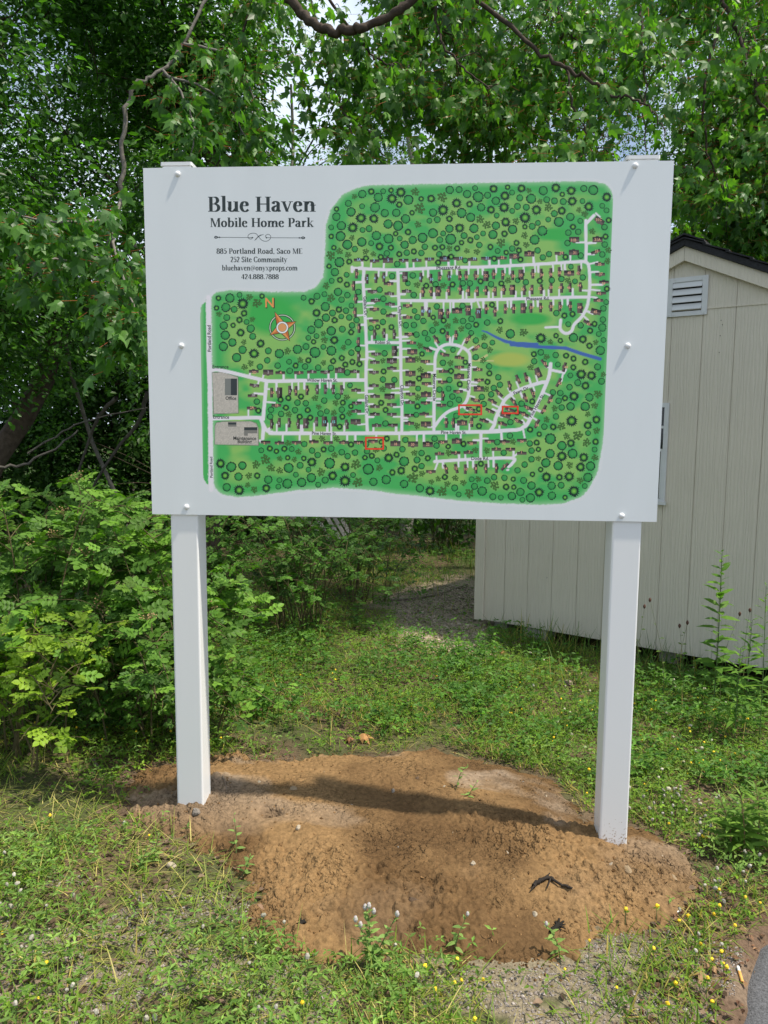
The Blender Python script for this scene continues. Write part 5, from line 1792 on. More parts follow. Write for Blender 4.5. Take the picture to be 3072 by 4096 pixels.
RC = ((0.045, 0.118, 0.030), (0.135, 0.255, 0.055))
RY = ((0.10, 0.21, 0.03), (0.26, 0.36, 0.05))
roses = [
    ('rose_shrub', 'tall wild rose with bright leaflets at the left edge of the photo', gpt(-1.95, 0.95), 1.05, 0.55, 19, 0.125, RC, ROSE_V, ROSE_F, 260, 1, 1.0),
    ('rose_shrub', 'wild rose bush pressing against the left post', gpt(-1.28, 1.15), 0.88, 0.5, 18, 0.125, RC, ROSE_V, ROSE_F, 260, 2, 1.1),
    ('rose_shrub', 'wild rose at mid-left between the two taller bushes', gpt(-1.58, 0.95), 0.62, 0.55, 19, 0.115, RC, ROSE_V, ROSE_F, 220, 3, 1.1),
    ('rose_shrub', 'yellow-green rose shoots low at the left edge', gpt(-1.72, 0.42), 0.52, 0.40, 18, 0.10, RY, ROSE_V, ROSE_F, 200, 4, 1.0),
    ('rose_shrub', 'low rose thicket in front, spreading toward the mound', gpt(-1.18, 0.72), 0.38, 0.42, 24, 0.085, RC, ROSE5_V, ROSE5_F, 200, 5, 1.0),
    ('rose_shrub', 'shaded wild rose behind the left-edge rose', gpt(-2.35, 1.7), 1.0, 0.7, 22, 0.11, RC, ROSE_V, ROSE_F, 120, 6, 1.0),
    ('scrub_bush', 'dark arching scrub bush seen between the posts, nearest the left post', gpt(-0.9, 2.9), 0.85, 0.62, 24, 0.085, ((0.032, 0.09, 0.022), (0.075, 0.17, 0.035)), ROSE_V, ROSE_F, 120, 7, 1.1),
    ('scrub_bush', 'twiggy bush arching toward the gravel path under the sign', gpt(-0.6, 4.2), 0.85, 0.75, 24, 0.075, ((0.032, 0.09, 0.022), (0.085, 0.18, 0.035)), ROSE5_V, ROSE5_F, 80, 8, 1.1),
    ('scrub_bush', 'shady bush behind the roses left of the left post', gpt(-1.7, 2.6), 0.9, 0.8, 24, 0.085, ((0.03, 0.085, 0.022), (0.07, 0.16, 0.035)), ROSE5_V, ROSE5_F, 80, 9, 1.1),
    ('scrub_bush', 'distant dark bush beyond the end of the path', gpt(0.35, 7.6), 1.2, 1.0, 30, 0.09, ((0.025, 0.075, 0.02), (0.06, 0.14, 0.03)), ROSE5_V, ROSE5_F, 0, 10, 1.0),
    ('scrub_bush', 'distant dark bush behind the slatted panel', gpt(-1.5, 7.4), 1.4, 1.0, 30, 0.09, ((0.025, 0.075, 0.02), (0.06, 0.14, 0.03)), ROSE5_V, ROSE5_F, 0, 11, 1.0),
]
seedpos = []
for a in roses:
    rt, pp_ = shrub(*a)
    if a[11] in (1, 2, 3):
        # dried flower clusters on a few tips
        z = pp_[:, 2]
        for k in rng.choice(np.nonzero(z > np.percentile(z, 70))[0], 7, replace=False):
            hb = MB()
            for q in range(16):
                c_ = pp_[k] + rnd(1)[0] * np.array([.022, .022, .012]) + [0, -0.02, 0.03]
                v_, f_ = tube(np.array([c_ - [0, 0, .004], c_, c_ + [0, 0, .004]]), np.array([.001, .0042, .001]), None, 5)
                hb.add(v_, f_, (0.34, 0.23, 0.11))
                hb.add(*tube(np.array([pp_[k] + [0, 0, .005], c_]), .0008, .0006, 3), (0.2, 0.17, 0.06))
            hb.build('seed_cluster', M_FLOWER, rt)

# tall dim hedge that closes the view low down behind the left thicket
hd = [('hedge_tree', 'dim hedge tree low behind the thicket at far left', (-5.6, 6.8), 520), ('hedge_tree', 'dim hedge tree low behind the thicket, nearest the sign', (-2.9, 7.9), 520), ('hedge_tree', 'dim hedge tree low in the thicket between the other two', (-4.2, 7.4), 560)]
for j, (nm, lab, (bx, by), n) in enumerate(hd):
    rt = root(nm, lab, 'tree', (bx, by, -0.2))
    tr = limb((bx, by, -0.25), (bx + .1, by, 2.9), 0, 0.05, 6)
    MB().add(*tube(tr, 0.07, 0.02, 8), BARK_B).build('trunk', M_BARK, rt, smooth=True)
    P = clusters(n, (bx, by, 1.7), (1.2, 0.8, 1.9), 700 + j, 0.3, 2.0, -0.9)
    bm_ = MB()
    skeleton(bm_, tr, P[:24], 0.02, BARK_B)
    bm_.build('branches', M_BARK, rt, smooth=True)
    pos, M, ci = bunch(P, 34, 0.15, 0.075, droop=0.35, facing=0.75)
    MB().add(*inst(KITE_V, KITE_F, pos, M, tints(len(pos), (0.022, 0.062, 0.018), (0.05, 0.12, 0.03)))).build('crown', M_LEAF_DULL, rt)

# far undergrowth that reads as one dark mass
n = 26000
x = rng.uniform(-9, 8, n)
y = rng.uniform(6.5, 12, n)
z = ground_z(x, y) + rng.random(n) ** 1.5 * 1.5 * (0.5 + N1.fbm(x * .8, y * .8))
pos = np.stack([x, y, z], 1)
pos = pos[~((np.abs(x - 0.4) < 0.9) & (y < 7.0))]
M = frames(rnd(len(pos)) + DOWN * .2, rnd(len(pos)) * .6 + [0, -.3, 1], 0.10 * rng.uniform(.6, 1.3, len(pos)))
tag(MB().add(*inst(OVAL4_V, OVAL4_F, pos, M, tints(len(pos), (0.025, 0.07, 0.018), (0.06, 0.14, 0.03)))).build('undergrowth', M_LEAF_DULL), 'dark leafy undergrowth at the foot of the far trees', 'undergrowth', kind='stuff')

# ------------------------------------------------------------------ ground cover
def scatter(n, xr, yr, power=1.0):
    """points on the ground, thinner with distance so that each patch of the view gets its share"""
    t = rng.random(n)
    d0, d1 = yr[0] - CAM[1], yr[1] - CAM[1]
    y = d0 * (d1 / d0) ** t + CAM[1]
    w = np.interp(y, [-1.2, 6], [0.55, 1.0])
    x = rng.uniform(xr[0], xr[1], n)
    return x, y


def veg_mask(x, y, edge=0.02, path_keep=0.22):
    h, d = mound_h(x, y)
    ok = (d < edge * rng.standard_normal(len(x)) - 0.005) & (road_sd(x, y) < -0.02 - 0.1 * rng.random(len(x)) ** 2)
    pd = poly_sd(x, y, PATH)
    ok &= (pd < -0.05) | (rng.random(len(x)) < path_keep)
    # under the shed
    lx = (x - 0.506) * math.cos(SA) + (y - 3.477) * math.sin(SA)
    ly = -(x - 0.506) * math.sin(SA) + (y - 3.477) * math.cos(SA)
    ok &= ~((ly > -0.01) & (lx > -0.02))
    return ok


def blades(n, xr, yr, ln, wd, lean, cols, dens, name, label, seedoff=0.0):
    x, y = scatter(n, xr, yr)
    ok = veg_mask(x, y) & (rng.random(n) < dens(x, y))
    x, y = x[ok], y[ok]
    n = len(x)
    z = surf_z(x, y) - 0.004
    az = rng.random(n) * 6.28 + 0.8 * N1(x * 3, y * 3)
    le = np.clip(rng.normal(lean, 0.3, n), 0.05, 1.5)
    l_ = ln * rng.uniform(0.45, 1.35, n)
    w_ = wd * rng.uniform(0.6, 1.4, n)
    d = np.stack([np.cos(az), np.sin(az), np.zeros(n)], 1)
    s = np.stack([-np.sin(az), np.cos(az), np.zeros(n)], 1)
    V = []
    for t, w in ((0, .8), (.35, 1.0), (.7, .75), (1, .05)):
        c_ = np.stack([x, y, z], 1) + d * (l_ * np.sin(le * 1.2) * t ** 1.3)[:, None] + np.array([0, 0, 1.0]) * (l_ * (np.cos(le * 1.0) * t + 0.10 * t - 0.16 * le * t * t))[:, None].clip(0.002 * t)
        V += [c_ - s * (w_ * w / 2)[:, None], c_ + s * (w_ * w / 2)[:, None]]
    V = np.stack(V, 1).reshape(-1, 3)
    f = np.array([[0, 1, 3, 2], [2, 3, 5, 4], [4, 5, 7, 6]])
    F = (f[None] + (np.arange(n) * 8)[:, None, None]).reshape(-1, 4)
    k = rng.random((n, 1))
    patch = np.clip((N2.fbm(x * 1.6 + seedoff, y * 1.6, 3) - 0.35) * 3, 0, 1)[:, None]
    C = np.array(cols[0]) * (1 - k) + np.array(cols[1]) * k
    dry = rng.random((n, 1)) < (0.10 + 0.25 * patch)
    C = np.where(dry, np.array(cols[2]) * (0.7 + 0.6 * k), C)
    C = np.repeat(C[:, None], 8, 1).reshape(-1, 3)
    return tag(MB().add(V, F, C).build(name, M_HERB), label, 'grass', kind='stuff')


def near_mound(x, y):
    h, d = mound_h(x, y)
    return np.clip(1 + d / 0.35, 0, 1)


def thin_left(x, y):
    """worn, strawy ground at the lower left"""
    k = np.clip((0.25 - x) / 0.3, 0, 1) * np.clip((0.05 - y) / 0.25, 0, 1)
    return 1 - k * np.where(N1.fbm(x * 3.2 + 70, y * 3.2, 3) > 0.47, 0.85, 0.25)


def near_shed(x, y):
    lx = (x - 0.506) * math.cos(SA) + (y - 3.477) * math.sin(SA)
    ly = -(x - 0.506) * math.sin(SA) + (y - 3.477) * math.cos(SA)
    return np.where((lx > -0.1) & (ly < 0), -ly, 9.0)


pat = lambda s, lo, g: (lambda x, y: np.clip((N3.fbm(x * s + 3, y * s + 9, 3) - lo) * g, 0.04, 1))
blades(120000, (-2.6, 2.9), (-1.30, 5.5), 0.068, 0.0036, 0.9, ((0.075, 0.15, 0.026), (0.19, 0.27, 0.05), (0.34, 0.27, 0.13)), lambda x, y: pat(2.2, 0.30, 4.0)(x, y) * np.interp(y, [-.2, .5], [.75, 1]) * thin_left(x, y), 'grass', 'short trampled grass growing round the mound and up to the shed')
blades(50000, (-2.4, 2.6), (-1.30, 2.2), 0.115, 0.0027, 1.38, ((0.11, 0.19, 0.045), (0.24, 0.26, 0.10), (0.42, 0.36, 0.22)), lambda x, y: np.clip(0.45 + near_mound(x, y) + 1.5 * (1 - thin_left(x, y)), 0, 1) * np.clip((N1.fbm(x * 2.7 + 2, y * 2.7, 3) - .33) * 3 + (1 - thin_left(x, y)), .05, 1), 'dry_grass', 'flattened straw-coloured grass lying round the rim of the mound', 7.0)
blades(30000, (-0.8, 2.9), (0.6, 7.5), 0.22, 0.0042, 0.5, ((0.05, 0.11, 0.03), (0.10, 0.18, 0.05), (0.30, 0.25, 0.13)), lambda x, y: np.clip((N3.fbm(x * 1.5, y * 1.5, 2) - .35) * 3, 0, 1) * np.where((y > 4.6) | (near_shed(x, y) < 0.38), 1.0, 0.05), 'tall_grass', 'taller uncut grass along the shed and beyond the path', 3.0)

# clover and trefoil: three leaflets on a stalk
def clover(n, xr, yr, size, hgt, cols, dens, name, label, narrow=1.0):
    x, y = scatter(n, xr, yr)
    ok = veg_mask(x, y, 0.03) & (rng.random(n) < dens(x, y))
    x, y = x[ok], y[ok]
    n = len(x)
    h = hgt * rng.uniform(0.15, 1.15, n) * (0.5 + N1.fbm(x * 4, y * 4, 2))
    c_ = np.stack([x, y, surf_z(x, y) + h], 1)
    a0 = rng.random(n) * 6.28
    mb = MB()
    C = tints(n, cols[0], cols[1], 0.22)
    for k in range(3):
        a = a0 + k * 2.094
        L = np.stack([np.cos(a), np.sin(a), rng.normal(0.05, .35, n)], 1)
        N = rnd(n) * 0.35 + np.array([0, -0.2, 1])
        s = size * rng.uniform(.6, 1.3, n)
        V, F, CC = inst(KITE_V, KITE_F, c_, frames(L, N, np.stack([s * narrow, s, s], 1)), C)
        mb.add(V, F, CC)
    return tag(mb.build(name, M_HERB), label, 'ground cover', kind='stuff'), c_


cl1, cp1 = clover(105000, (-2.5, 2.9), (-1.30, 6.5), 0.0155, 0.055, ((0.075, 0.15, 0.026), (0.16, 0.26, 0.042)), lambda x, y: pat(1.8, 0.30, 3.5)(x, y) * np.interp(y, [-.3, .4], [.38, 1]) * thin_left(x, y), 'clover', 'low green clover and trefoil leaves carpeting the ground')
cl2, cp2 = clover(11000, (-1.6, 1.7), (-1.30, 0.9), 0.022, 0.09, ((0.10, 0.19, 0.06), (0.20, 0.30, 0.115)), lambda x, y: np.clip((N2.fbm(x * 2.5 + 31, y * 2.5, 3) - .40) * 4, 0, 1), 'silvery_clover', 'silvery soft clover sprawling along the front of the mound', 0.62)
cl3, cp3 = clover(22000, (-1.7, 2.9), (0.6, 7.0), 0.032, 0.12, ((0.045, 0.12, 0.03), (0.10, 0.21, 0.045)), pat(2.6, 0.45, 4), 'broadleaf_weeds', 'broad-leaved weeds standing in the grass behind the mound', 0.9)


def heads(P, r, stretch, cols, name, label, cat='flowers', seg=6, ring=4):
    a = np.linspace(0, 2 * math.pi, seg, endpoint=False)
    T = [(0, 0, -1)]
    for i in range(1, ring):
        t = -math.pi / 2 + math.pi * i / ring
        T += [(math.cos(t) * math.cos(q), math.cos(t) * math.sin(q), math.sin(t)) for q in a]
    T.append((0, 0, 1))
    T = np.array(T)
    F = [[0, 1 + (j + 1) % seg, 1 + j] for j in range(seg)]
    for i in range(ring - 2):
        b = 1 + i * seg
        for j in range(seg):
            p, q = b + j, b + (j + 1) % seg
            F += [[p, q, q + seg], [p, q + seg, p + seg]]
    last = len(T) - 1
    F += [[last, last - seg + j, last - seg + (j + 1) % seg] for j in range(seg)]
    F = np.array(F)
    n = len(P)
    s = r * rng.uniform(.7, 1.25, n)
    L = rnd(n) * .5 + [0, 0, 1]
    M = frames(L, rnd(n), np.stack([s, s * stretch, s], 1))
    tv = T[:, [0, 2, 1]] * (1 + 0.12 * rng.standard_normal((len(T), 1)))
    V, F, C = inst(tv, F, P, M, tints(n, cols[0], cols[1], .12))
    mb = MB().add(V, F, C)
    g = P.copy()
    g[:, 2] = surf_z(P[:, 0], P[:, 1])
    d = np.array([0.0011, 0, 0])
    V = np.stack([g - d, g + d, P + d, P - d], 1).reshape(-1, 3)
    mb.add(V, np.arange(len(V)).reshape(-1, 4), (0.10, 0.16, 0.05))
    return tag(mb.build(name, M_FLOWER), label, cat, kind='stuff')


def pick(C_, n, cond, up):
    ok = np.nonzero(cond(C_[:, 0], C_[:, 1]))[0]
    q = C_[rng.choice(ok, min(n, len(ok)), replace=False)].copy()
    q[:, 2] += up * rng.uniform(.4, 1.3, len(q))
    return q


heads(np.vstack([pick(cp1, 60, lambda x, y: (y < -0.3) & (x > .1), .02), pick(cp1, 16, lambda x, y: (y < -0.1) & (x < .1), .02), pick(cp1, 105, lambda x, y: (x > .55) & (y < 2.2) & (y > -.6), .02), pick(cp1, 60, lambda x, y: (x < .5) & (y > .3) & (y < 2.4), .02)]), 0.0062, 0.8, ((0.75, 0.50, 0.02), (0.85, 0.62, 0.05)), 'yellow_flowers', 'small yellow trefoil flowers dotted through the grass')
heads(np.vstack([pick(cp2, 70, lambda x, y: y < 0.0, .035), pick(cp1, 70, lambda x, y: (x > .9) & (y < .5), .05)]), 0.0058, 1.4, ((0.30, 0.28, 0.22), (0.42, 0.39, 0.33)), 'clover_heads', 'fuzzy pinkish-grey clover heads in the front and right grass')
heads(pick(cp1, 70, lambda x, y: (x > .75) & (y > .3) & (y < 2.6), .04), 0.0085, 0.8, ((0.38, 0.36, 0.24), (0.55, 0.52, 0.40)), 'white_clover_flowers', 'white clover flowers in the sunny grass right of the right post')

# litter, gravel, clods
def litter_leaves(n, xr, yr, size, cols, cond, name, label):
    x, y = scatter(n, xr, yr)
    h, d = mound_h(x, y)
    ok = (d < 0.05) & cond(x, y)
    x, y = x[ok], y[ok]
    n = len(x)
    P = np.stack([x, y, surf_z(x, y) + 0.004 + 0.01 * rng.random(n)], 1)
    M = frames(np.stack([rng.normal(size=n), rng.normal(size=n), rng.normal(0, .15, n)], 1), rnd(n) * .35 + [0, 0, 1], size * rng.uniform(.4, 1.4, n))
    return tag(MB().add(*inst(OVAL_V * [1.2, 1, 2.5], OVAL_F, P, M, tints(n, cols[0], cols[1], .3))).build(name, M_STRAW), label, 'leaf litter', kind='stuff')


litter_leaves(9000, (-2.4, 2.4), (-1.3, 4.5), 0.023, ((0.09, 0.06, 0.04), (0.22, 0.155, 0.105)), lambda x, y: (N1.fbm(x * 2, y * 2, 3) + 0.12 * (x < -.6)) > .5, 'leaf_litter', 'brown dead leaves and scraps lying in the grass')
litter_leaves(1600, (0.4, 1.6), (-1.3, 0.3), 0.017, ((0.15, 0.075, 0.045), (0.30, 0.18, 0.10)), lambda x, y: (road_sd(x, y) > -.22) & (road_sd(x, y) < .05), 'rusty_debris', 'rust-red scraps gathered along the edge of the asphalt')


def pebble_template(seed, seg=6, ring=4):
    r = np.random.default_rng(seed)
    a = np.linspace(0, 2 * math.pi, seg, endpoint=False)
    T = [(0, 0, -1)]
    for i in range(1, ring):
        t = -math.pi / 2 + math.pi * i / ring
        T += [(math.cos(t) * math.cos(q), math.cos(t) * math.sin(q), math.sin(t)) for q in a]
    T.append((0, 0, 1))
    T = np.array(T) * r.uniform(.75, 1.2, (len(T), 1))
    F = [[0, 1 + (j + 1) % seg, 1 + j] for j in range(seg)]
    for i in range(ring - 2):
        b = 1 + i * seg
        for j in range(seg):
            p, q = b + j, b + (j + 1) % seg
            F += [[p, q, q + seg], [p, q + seg, p + seg]]
    last = len(T) - 1
    F += [[last, last - seg + j, last - seg + (j + 1) % seg] for j in range(seg)]
    return T, np.array(F)


def pebbles(x, y, size, cols, name, label, cat, mat, sink=0.3, flatz=0.65, sg=5, rg=3):
    mb = MB()
    n = len(x)
    P = np.stack([x, y, surf_z(x, y)], 1)
    s = size * rng.lognormal(0, .45, n).clip(.4, 2.6)
    P[:, 2] += s * (flatz - sink)
    C = tints(n, cols[0], cols[1], .18)
    for k in range(4):
        T, F = pebble_template(60 + k, sg, rg)
        m = np.arange(n) % 4 == k
        az = rng.random(m.sum()) * 6.28
        L = np.stack([np.cos(az), np.sin(az), rng.normal(0, .15, m.sum())], 1)
        M = frames(L, rnd(m.sum()) * .2 + [0, 0, 1], np.stack([s[m] * .8, s[m], s[m] * flatz], 1))
        mb.add(*inst(T, F, P[m], M, C[m]))
    return tag(mb.build(name, mat), label, cat, kind='stuff')


x, y = rng.uniform(-1.2, 1.4, 42000), rng.uniform(-1.3, 5.2, 42000)
g = (poly_sd(x, y, PATH) > -0.10 * rng.random(len(x)))
xb, yb = rng.uniform(-1.2, 1.4, 60000), rng.uniform(-1.3, -0.3, 60000)
b = (yb < -0.42) & (N2.fbm(xb * 4, yb * 8, 3) > 0.48) & (poly_sd(xb, yb, MOUND) < 0) & (road_sd(xb, yb) < 0) & (rng.random(len(xb)) < .7)
ok = g & (rng.random(len(x)) < .8)
pebbles(x[ok], y[ok], 0.0075, ((0.22, 0.18, 0.13), (0.44, 0.37, 0.29)), 'gravel', 'grey gravel of the path beside the shed', 'gravel', M_STONE)
pebbles(xb[b], yb[b], 0.0028, ((0.17, 0.14, 0.12), (0.34, 0.30, 0.27)), 'grit', 'pale grit showing through the grass in front of the mound', 'gravel', M_STONE, 0.3, 0.65, 4, 2)
x, y = rng.uniform(MOUND[:, 0].min() - .1, MOUND[:, 0].max() + .1, 26000), rng.uniform(MOUND[:, 1].min() - .1, MOUND[:, 1].max() + .1, 26000)
ok = (poly_sd(x, y, MOUND) > -0.10 * rng.random(26000) ** 2) & (rng.random(26000) < 0.15 + (N3.fbm(x * 2.0 + 1, y * 2.6, 3) > .42))
pebbles(x[ok], y[ok], 0.0028, ((0.15, 0.085, 0.038), (0.22, 0.130, 0.058)), 'dirt_crumbs', 'loose crumbs of brown soil over the mound', 'soil', M_DIRT, 0.35, 0.8, 4, 2)

# single stones lying on the mound and in the grass: spot in a 1659 wide picture, size, colour, label
def stone(px, py, w, flatz, col, label, group=None, seed=0, sink=.36):
    p = on_ground(px, py, -0.04)
    for _ in range(3):
        p = on_ground(px, py, float(surf_z(p[0:1], p[1:2])[0]))
    T, F = pebble_template(900 + seed, 8, 6)
    r = np.random.default_rng(seed)
    for k in range(5):                           # chip flat facets off it
        nrm = unit(r.standard_normal(3))
        dd = T @ nrm
        lim = r.uniform(.55, .8)
        T = T - np.maximum(dd - lim, 0)[:, None] * nrm
    a = r.random() * 3.1
    R2 = np.array([[math.cos(a), -math.sin(a), 0], [math.sin(a), math.cos(a), 0], [0, 0, 1]])
    T = (T * np.array([w / 2, w / 2 * r.uniform(.55, .85), w / 2 * flatz])) @ R2.T
    o = MB().add(T, F, col).build('stone', M_STONE)
    o.location = (p[0], p[1], p[2] + w / 2 * flatz * (1 - 2 * sink))
    tag(o, label, 'stone', group)
    return o


PALE, TAN, GREY, BRN = (0.34, 0.285, 0.21), (0.24, 0.175, 0.105), (0.19, 0.165, 0.14), (0.12, 0.08, 0.05)
for i, (px, py, w, f, c_, lab) in enumerate((
        (368, 1874, .042, .9, PALE, 'pale angular stone in grass at the lower left rim of the mound'), (423, 1757, .050, .6, GREY, 'grey-brown stone lying just in front of the left post'), (645, 1790, .028, .8, PALE, 'pale angular stone right of the small hole in the mound'),
        (393, 1800, .018, .8, PALE, 'small pale stone below the left post on the mound'), (634, 1706, .040, .5, TAN, 'flat tan stone half buried behind the left part of the mound'), (1355, 1884, .062, .45, TAN, 'largest tan stone embedded in the mound below the right post'),
        (1452, 1901, .055, .5, TAN, 'smooth tan stone near the right rim of the mound'), (1363, 1943, .030, .9, GREY, 'round grey stone lying below the right post'), (1092, 1844, .026, .6, PALE, 'pale chip left of the right post'), (1022, 1867, .025, .7, PALE, 'pale angular chip in the middle of the mound'),
        (1073, 1793, .030, .6, (0.42, .30, .2), 'pinkish stone beside the shadow on the mound'), (892, 1949, .040, .8, BRN, 'brown dirt-caked stone low in the middle of the mound'), (1155, 1978, .026, .7, PALE, 'tan stone above the black clump at the front of the mound'), (1321, 1869, .022, .9, PALE, 'small whitish stone left of the embedded tan stone'),
        (1424, 1890, .026, .5, PALE, 'pale flake between the two embedded tan stones'), (901, 1682, .022, .8, BRN, 'dark pebble near the back of the mound'), (849, 1711, .026, .8, GREY, 'grey pebble in the shadow on the mound'), (1228, 1478, .085, .55, (0.26, .19, .16), 'flat reddish rock in the grass behind the right part of the mound'),
        (1068, 1411, .085, .6, TAN, 'tan rock lying near the end of the gravel path'), (672, 1962, .035, .7, TAN, 'dirty tan stone in the left front of the mound'), (855, 1256, .12, .5, (.45, .36, .28), 'pale rock under the bush by the path'))):
    stone(px, py, w, f, np.array(c_), lab, None, i)
gp = [(560, 1690), (700, 1668), (760, 1740), (960, 1700), (1040, 1705), (1130, 1690), (1180, 1720), (980, 1800), (860, 1830), (740, 1850), (1240, 1850), (1290, 1930), (1400, 1945), (1490, 1880), (1000, 1960), (820, 1900), (1110, 1900), (600, 1850), (1430, 1850), (930, 2020)]
for i, (px, py) in enumerate(gp):
    stone(px, py, rng.uniform(.010, .018), .7, np.array([PALE, TAN, GREY][i % 3]), 'tiny pebble scattered on the brown mound', 'tiny pebbles on the mound', 100 + i)
sc = stone(1465, 1972, .022, .3, np.array((.8, .8, .78)), 'white scrap at the lower right of the mound', None, 77, 0.0)
sc.name = 'paper_scrap'
sc['category'] = 'scrap'


def on_surf(px, py, up=0.0):
    p = on_ground(px, py, -0.06)
    for _ in range(3):
        p = on_ground(px, py, float(surf_z(p[0:1], p[1:2])[0]) + up)
    return p


def stick(pts, r0, r1, col, name, label, cat, up=.008, extra=()):
    P = smooth_path([on_surf(a, b, up) for a, b in pts], 5)
    mb = MB().add(*tube(P + rnd(len(P)) * r0 * .2, r0, r1, 7, wob=.1), col)
    for e in extra:
        mb.add(*tube(smooth_path([on_surf(a, b, up) for a, b in e], 4), r0 * .6, r1 * .5, 5, wob=.1), col)
    return tag(mb.build(name, M_BARK, smooth=True), label, cat)


stick([(1150, 1912), (1172, 1900), (1190, 1896), (1205, 1908), (1228, 1917), (1236, 1918)], .007, .0035, (0.03, 0.024, 0.02), 'root_piece', 'dark broken root lying in the middle right of the mound', 'root', .012, [[(1172, 1900), (1188, 1886)], [(1160, 1906), (1145, 1925)], [(1190, 1896), (1182, 1918)]])
stick([(1192, 2012), (1205, 1998), (1218, 1990)], .008, .003, (0.02, 0.017, 0.014), 'root_clump', 'black root clump at the front of the mound', 'root', .010, [[(1205, 1998), (1222, 2006)], [(1200, 1992), (1212, 2012)], [(1195, 2004), (1222, 1996)], [(1208, 1985), (1204, 2010)]])
stick([(642, 2002), (655, 1990), (664, 1978)], .008, .003, (0.02, 0.017, 0.014), 'root_clump', 'black shredded root at the left front of the mound', 'root', .010, [[(655, 1990), (668, 1996)], [(648, 1985), (656, 2008)]])
stick([(470, 1668), (482, 1680), (488, 1698), (489, 1712)], .003, .002, (0.20, 0.15, 0.11), 'twig', 'thin curved twig just right of the left post', 'twig')
stick([(400, 2150), (440, 2156), (488, 2163)], .008, .005, (0.18, 0.12, 0.085), 'stick', 'short brown stick lying in the front grass', 'stick')
stick([(200, 1640), (216, 1660), (236, 1680)], .008, .005, (0.16, 0.13, 0.10), 'stick', 'grey branch piece on the ground left of the left post', 'stick')
stick([(845, 1298), (930, 1288), (1010, 1262)], .012, .006, (0.17, 0.14, 0.11), 'stick', 'thin branch lying across the gravel path', 'stick')


def dead_leaf(px, py, s, az, col, label, tv=MAPLE_V, tf=MAPLE_F, up=.012):
    p = on_surf(px, py, up)
    tv2 = tv * np.array([1, 1, 2.6])
    M = frames(np.array([[math.cos(az), math.sin(az), .1]]), np.array([[.15, -.35, 1.0]]), np.array([s]))
    V, F, C = inst(tv2, tf, np.array([[0, 0, 0.0]]), M, np.array([col]))
    o = MB().add(V, F, C).build('dead_leaf', M_STRAW)
    o.location = p
    return tag(o, label, 'dead leaf', 'dead leaves on the ground')


dead_leaf(776, 1592, .075, 0.3, (0.50, 0.27, 0.11), 'curled orange-brown dead leaf in the grass behind the mound', up=.03)
dead_leaf(762, 1598, .06, 2.6, (0.34, 0.17, 0.08), 'darker dead leaf beside the orange one behind the mound', up=.02)
dead_leaf(1536, 2095, .055, 1.2, (0.42, 0.26, 0.14), 'tan dry leaf near the asphalt in the lower right corner')
dead_leaf(1520, 2100, .05, 4.2, (0.38, 0.24, 0.13), 'smaller dry leaf beside the tan one near the asphalt')
dead_leaf(560, 1965, .05, 2.0, (0.30, 0.19, 0.12), 'brown leaf at the left front rim of the mound')
dead_leaf(1062, 1402, .08, .5, (0.44, 0.22, 0.09), 'rusty dead leaf by the tan rock near the path')
dead_leaf(1090, 1410, .07, 2.2, (0.40, 0.20, 0.09), 'rusty dead leaf right of the tan rock near the path')
a, b = on_surf(1594, 2088, .008), on_surf(1604, 2122, .008)
butt = root('cigarette_butt', 'cigarette butt with orange filter on the asphalt edge', 'cigarette butt', tuple(a))
MB().add(*tube(np.array([a, a * .7 + b * .3]), .004, .004, 8), (.8, .8, .78)).build('paper', M_FLOWER, butt)
MB().add(*tube(np.array([a * .7 + b * .3, b]), .0042, .0042, 8), (.72, .36, .10)).build('filter', M_FLOWER, butt)


# ------------------------------------------------------------------ single weeds
def weed(name, label, base, top, n, leaf, cols, tv, tf, whorl=0.9, r=.003, droop=.2, nobj=60, sc=(1, 1), stemcol=(0.10, 0.15, 0.05), head=None, cat='plant', spread=1.0, lo=.1):
    base, top = np.asarray(base, float), np.asarray(top, float)
    rt = root(name, label, cat, tuple(base))
    P = smooth_path([base, base * .5 + top * .5 + rnd(1)[0] * .012, top], 8)
    MB().add(*tube(P, r, r * .4, 6), stemcol).build('stem', M_BARK, rt)
    u = np.linspace(lo, 1, n)
    x = np.stack([np.interp(u, np.linspace(0, 1, len(P)), P[:, k]) for k in range(3)], 1)
    a = np.arange(n) * 2.4 + rng.random() * 6
    L = np.stack([np.cos(a), np.sin(a), np.full(n, .35) + .5 * u ** 3], 1) + rnd(n) * .15
    s = leaf * np.interp(u, [0, .25, .7, 1], [.55 * sc[0], 1, .85, .35 * sc[1]]) * rng.uniform(.85, 1.15, n) * spread
    M = frames(L + DOWN * droop, rnd(n) * .2 + [0, -.15, 1], s)
    split_leaves(rt, tv, tf, x, M, tints(n, cols[0], cols[1], .15), M_HERB, nobj)
    if head is not None:
        for q in head[1]:
            c_ = top + np.array(q)
            v_, f_ = tube(np.array([c_ + [0, 0, t * head[0]] for t in (-1, -.5, 0, .6, 1)]), np.array([.2, .8, 1, .7, .15]) * head[0] * .62, None, 7)
            MB().add(v_, f_, head[2]).build('flower_head', M_FLOWER, rt)
            if q[0] or q[1]:
                MB().add(*tube(np.array([P[-5], c_]), r * .5, r * .4, 5), stemcol).build('stalk', M_BARK, rt)
    return rt


GC = ((0.06, 0.15, 0.03), (0.13, 0.24, 0.05))
def to_ground(p):
    return np.array([p[0], p[1], float(ground_z(p[0], p[1]))])


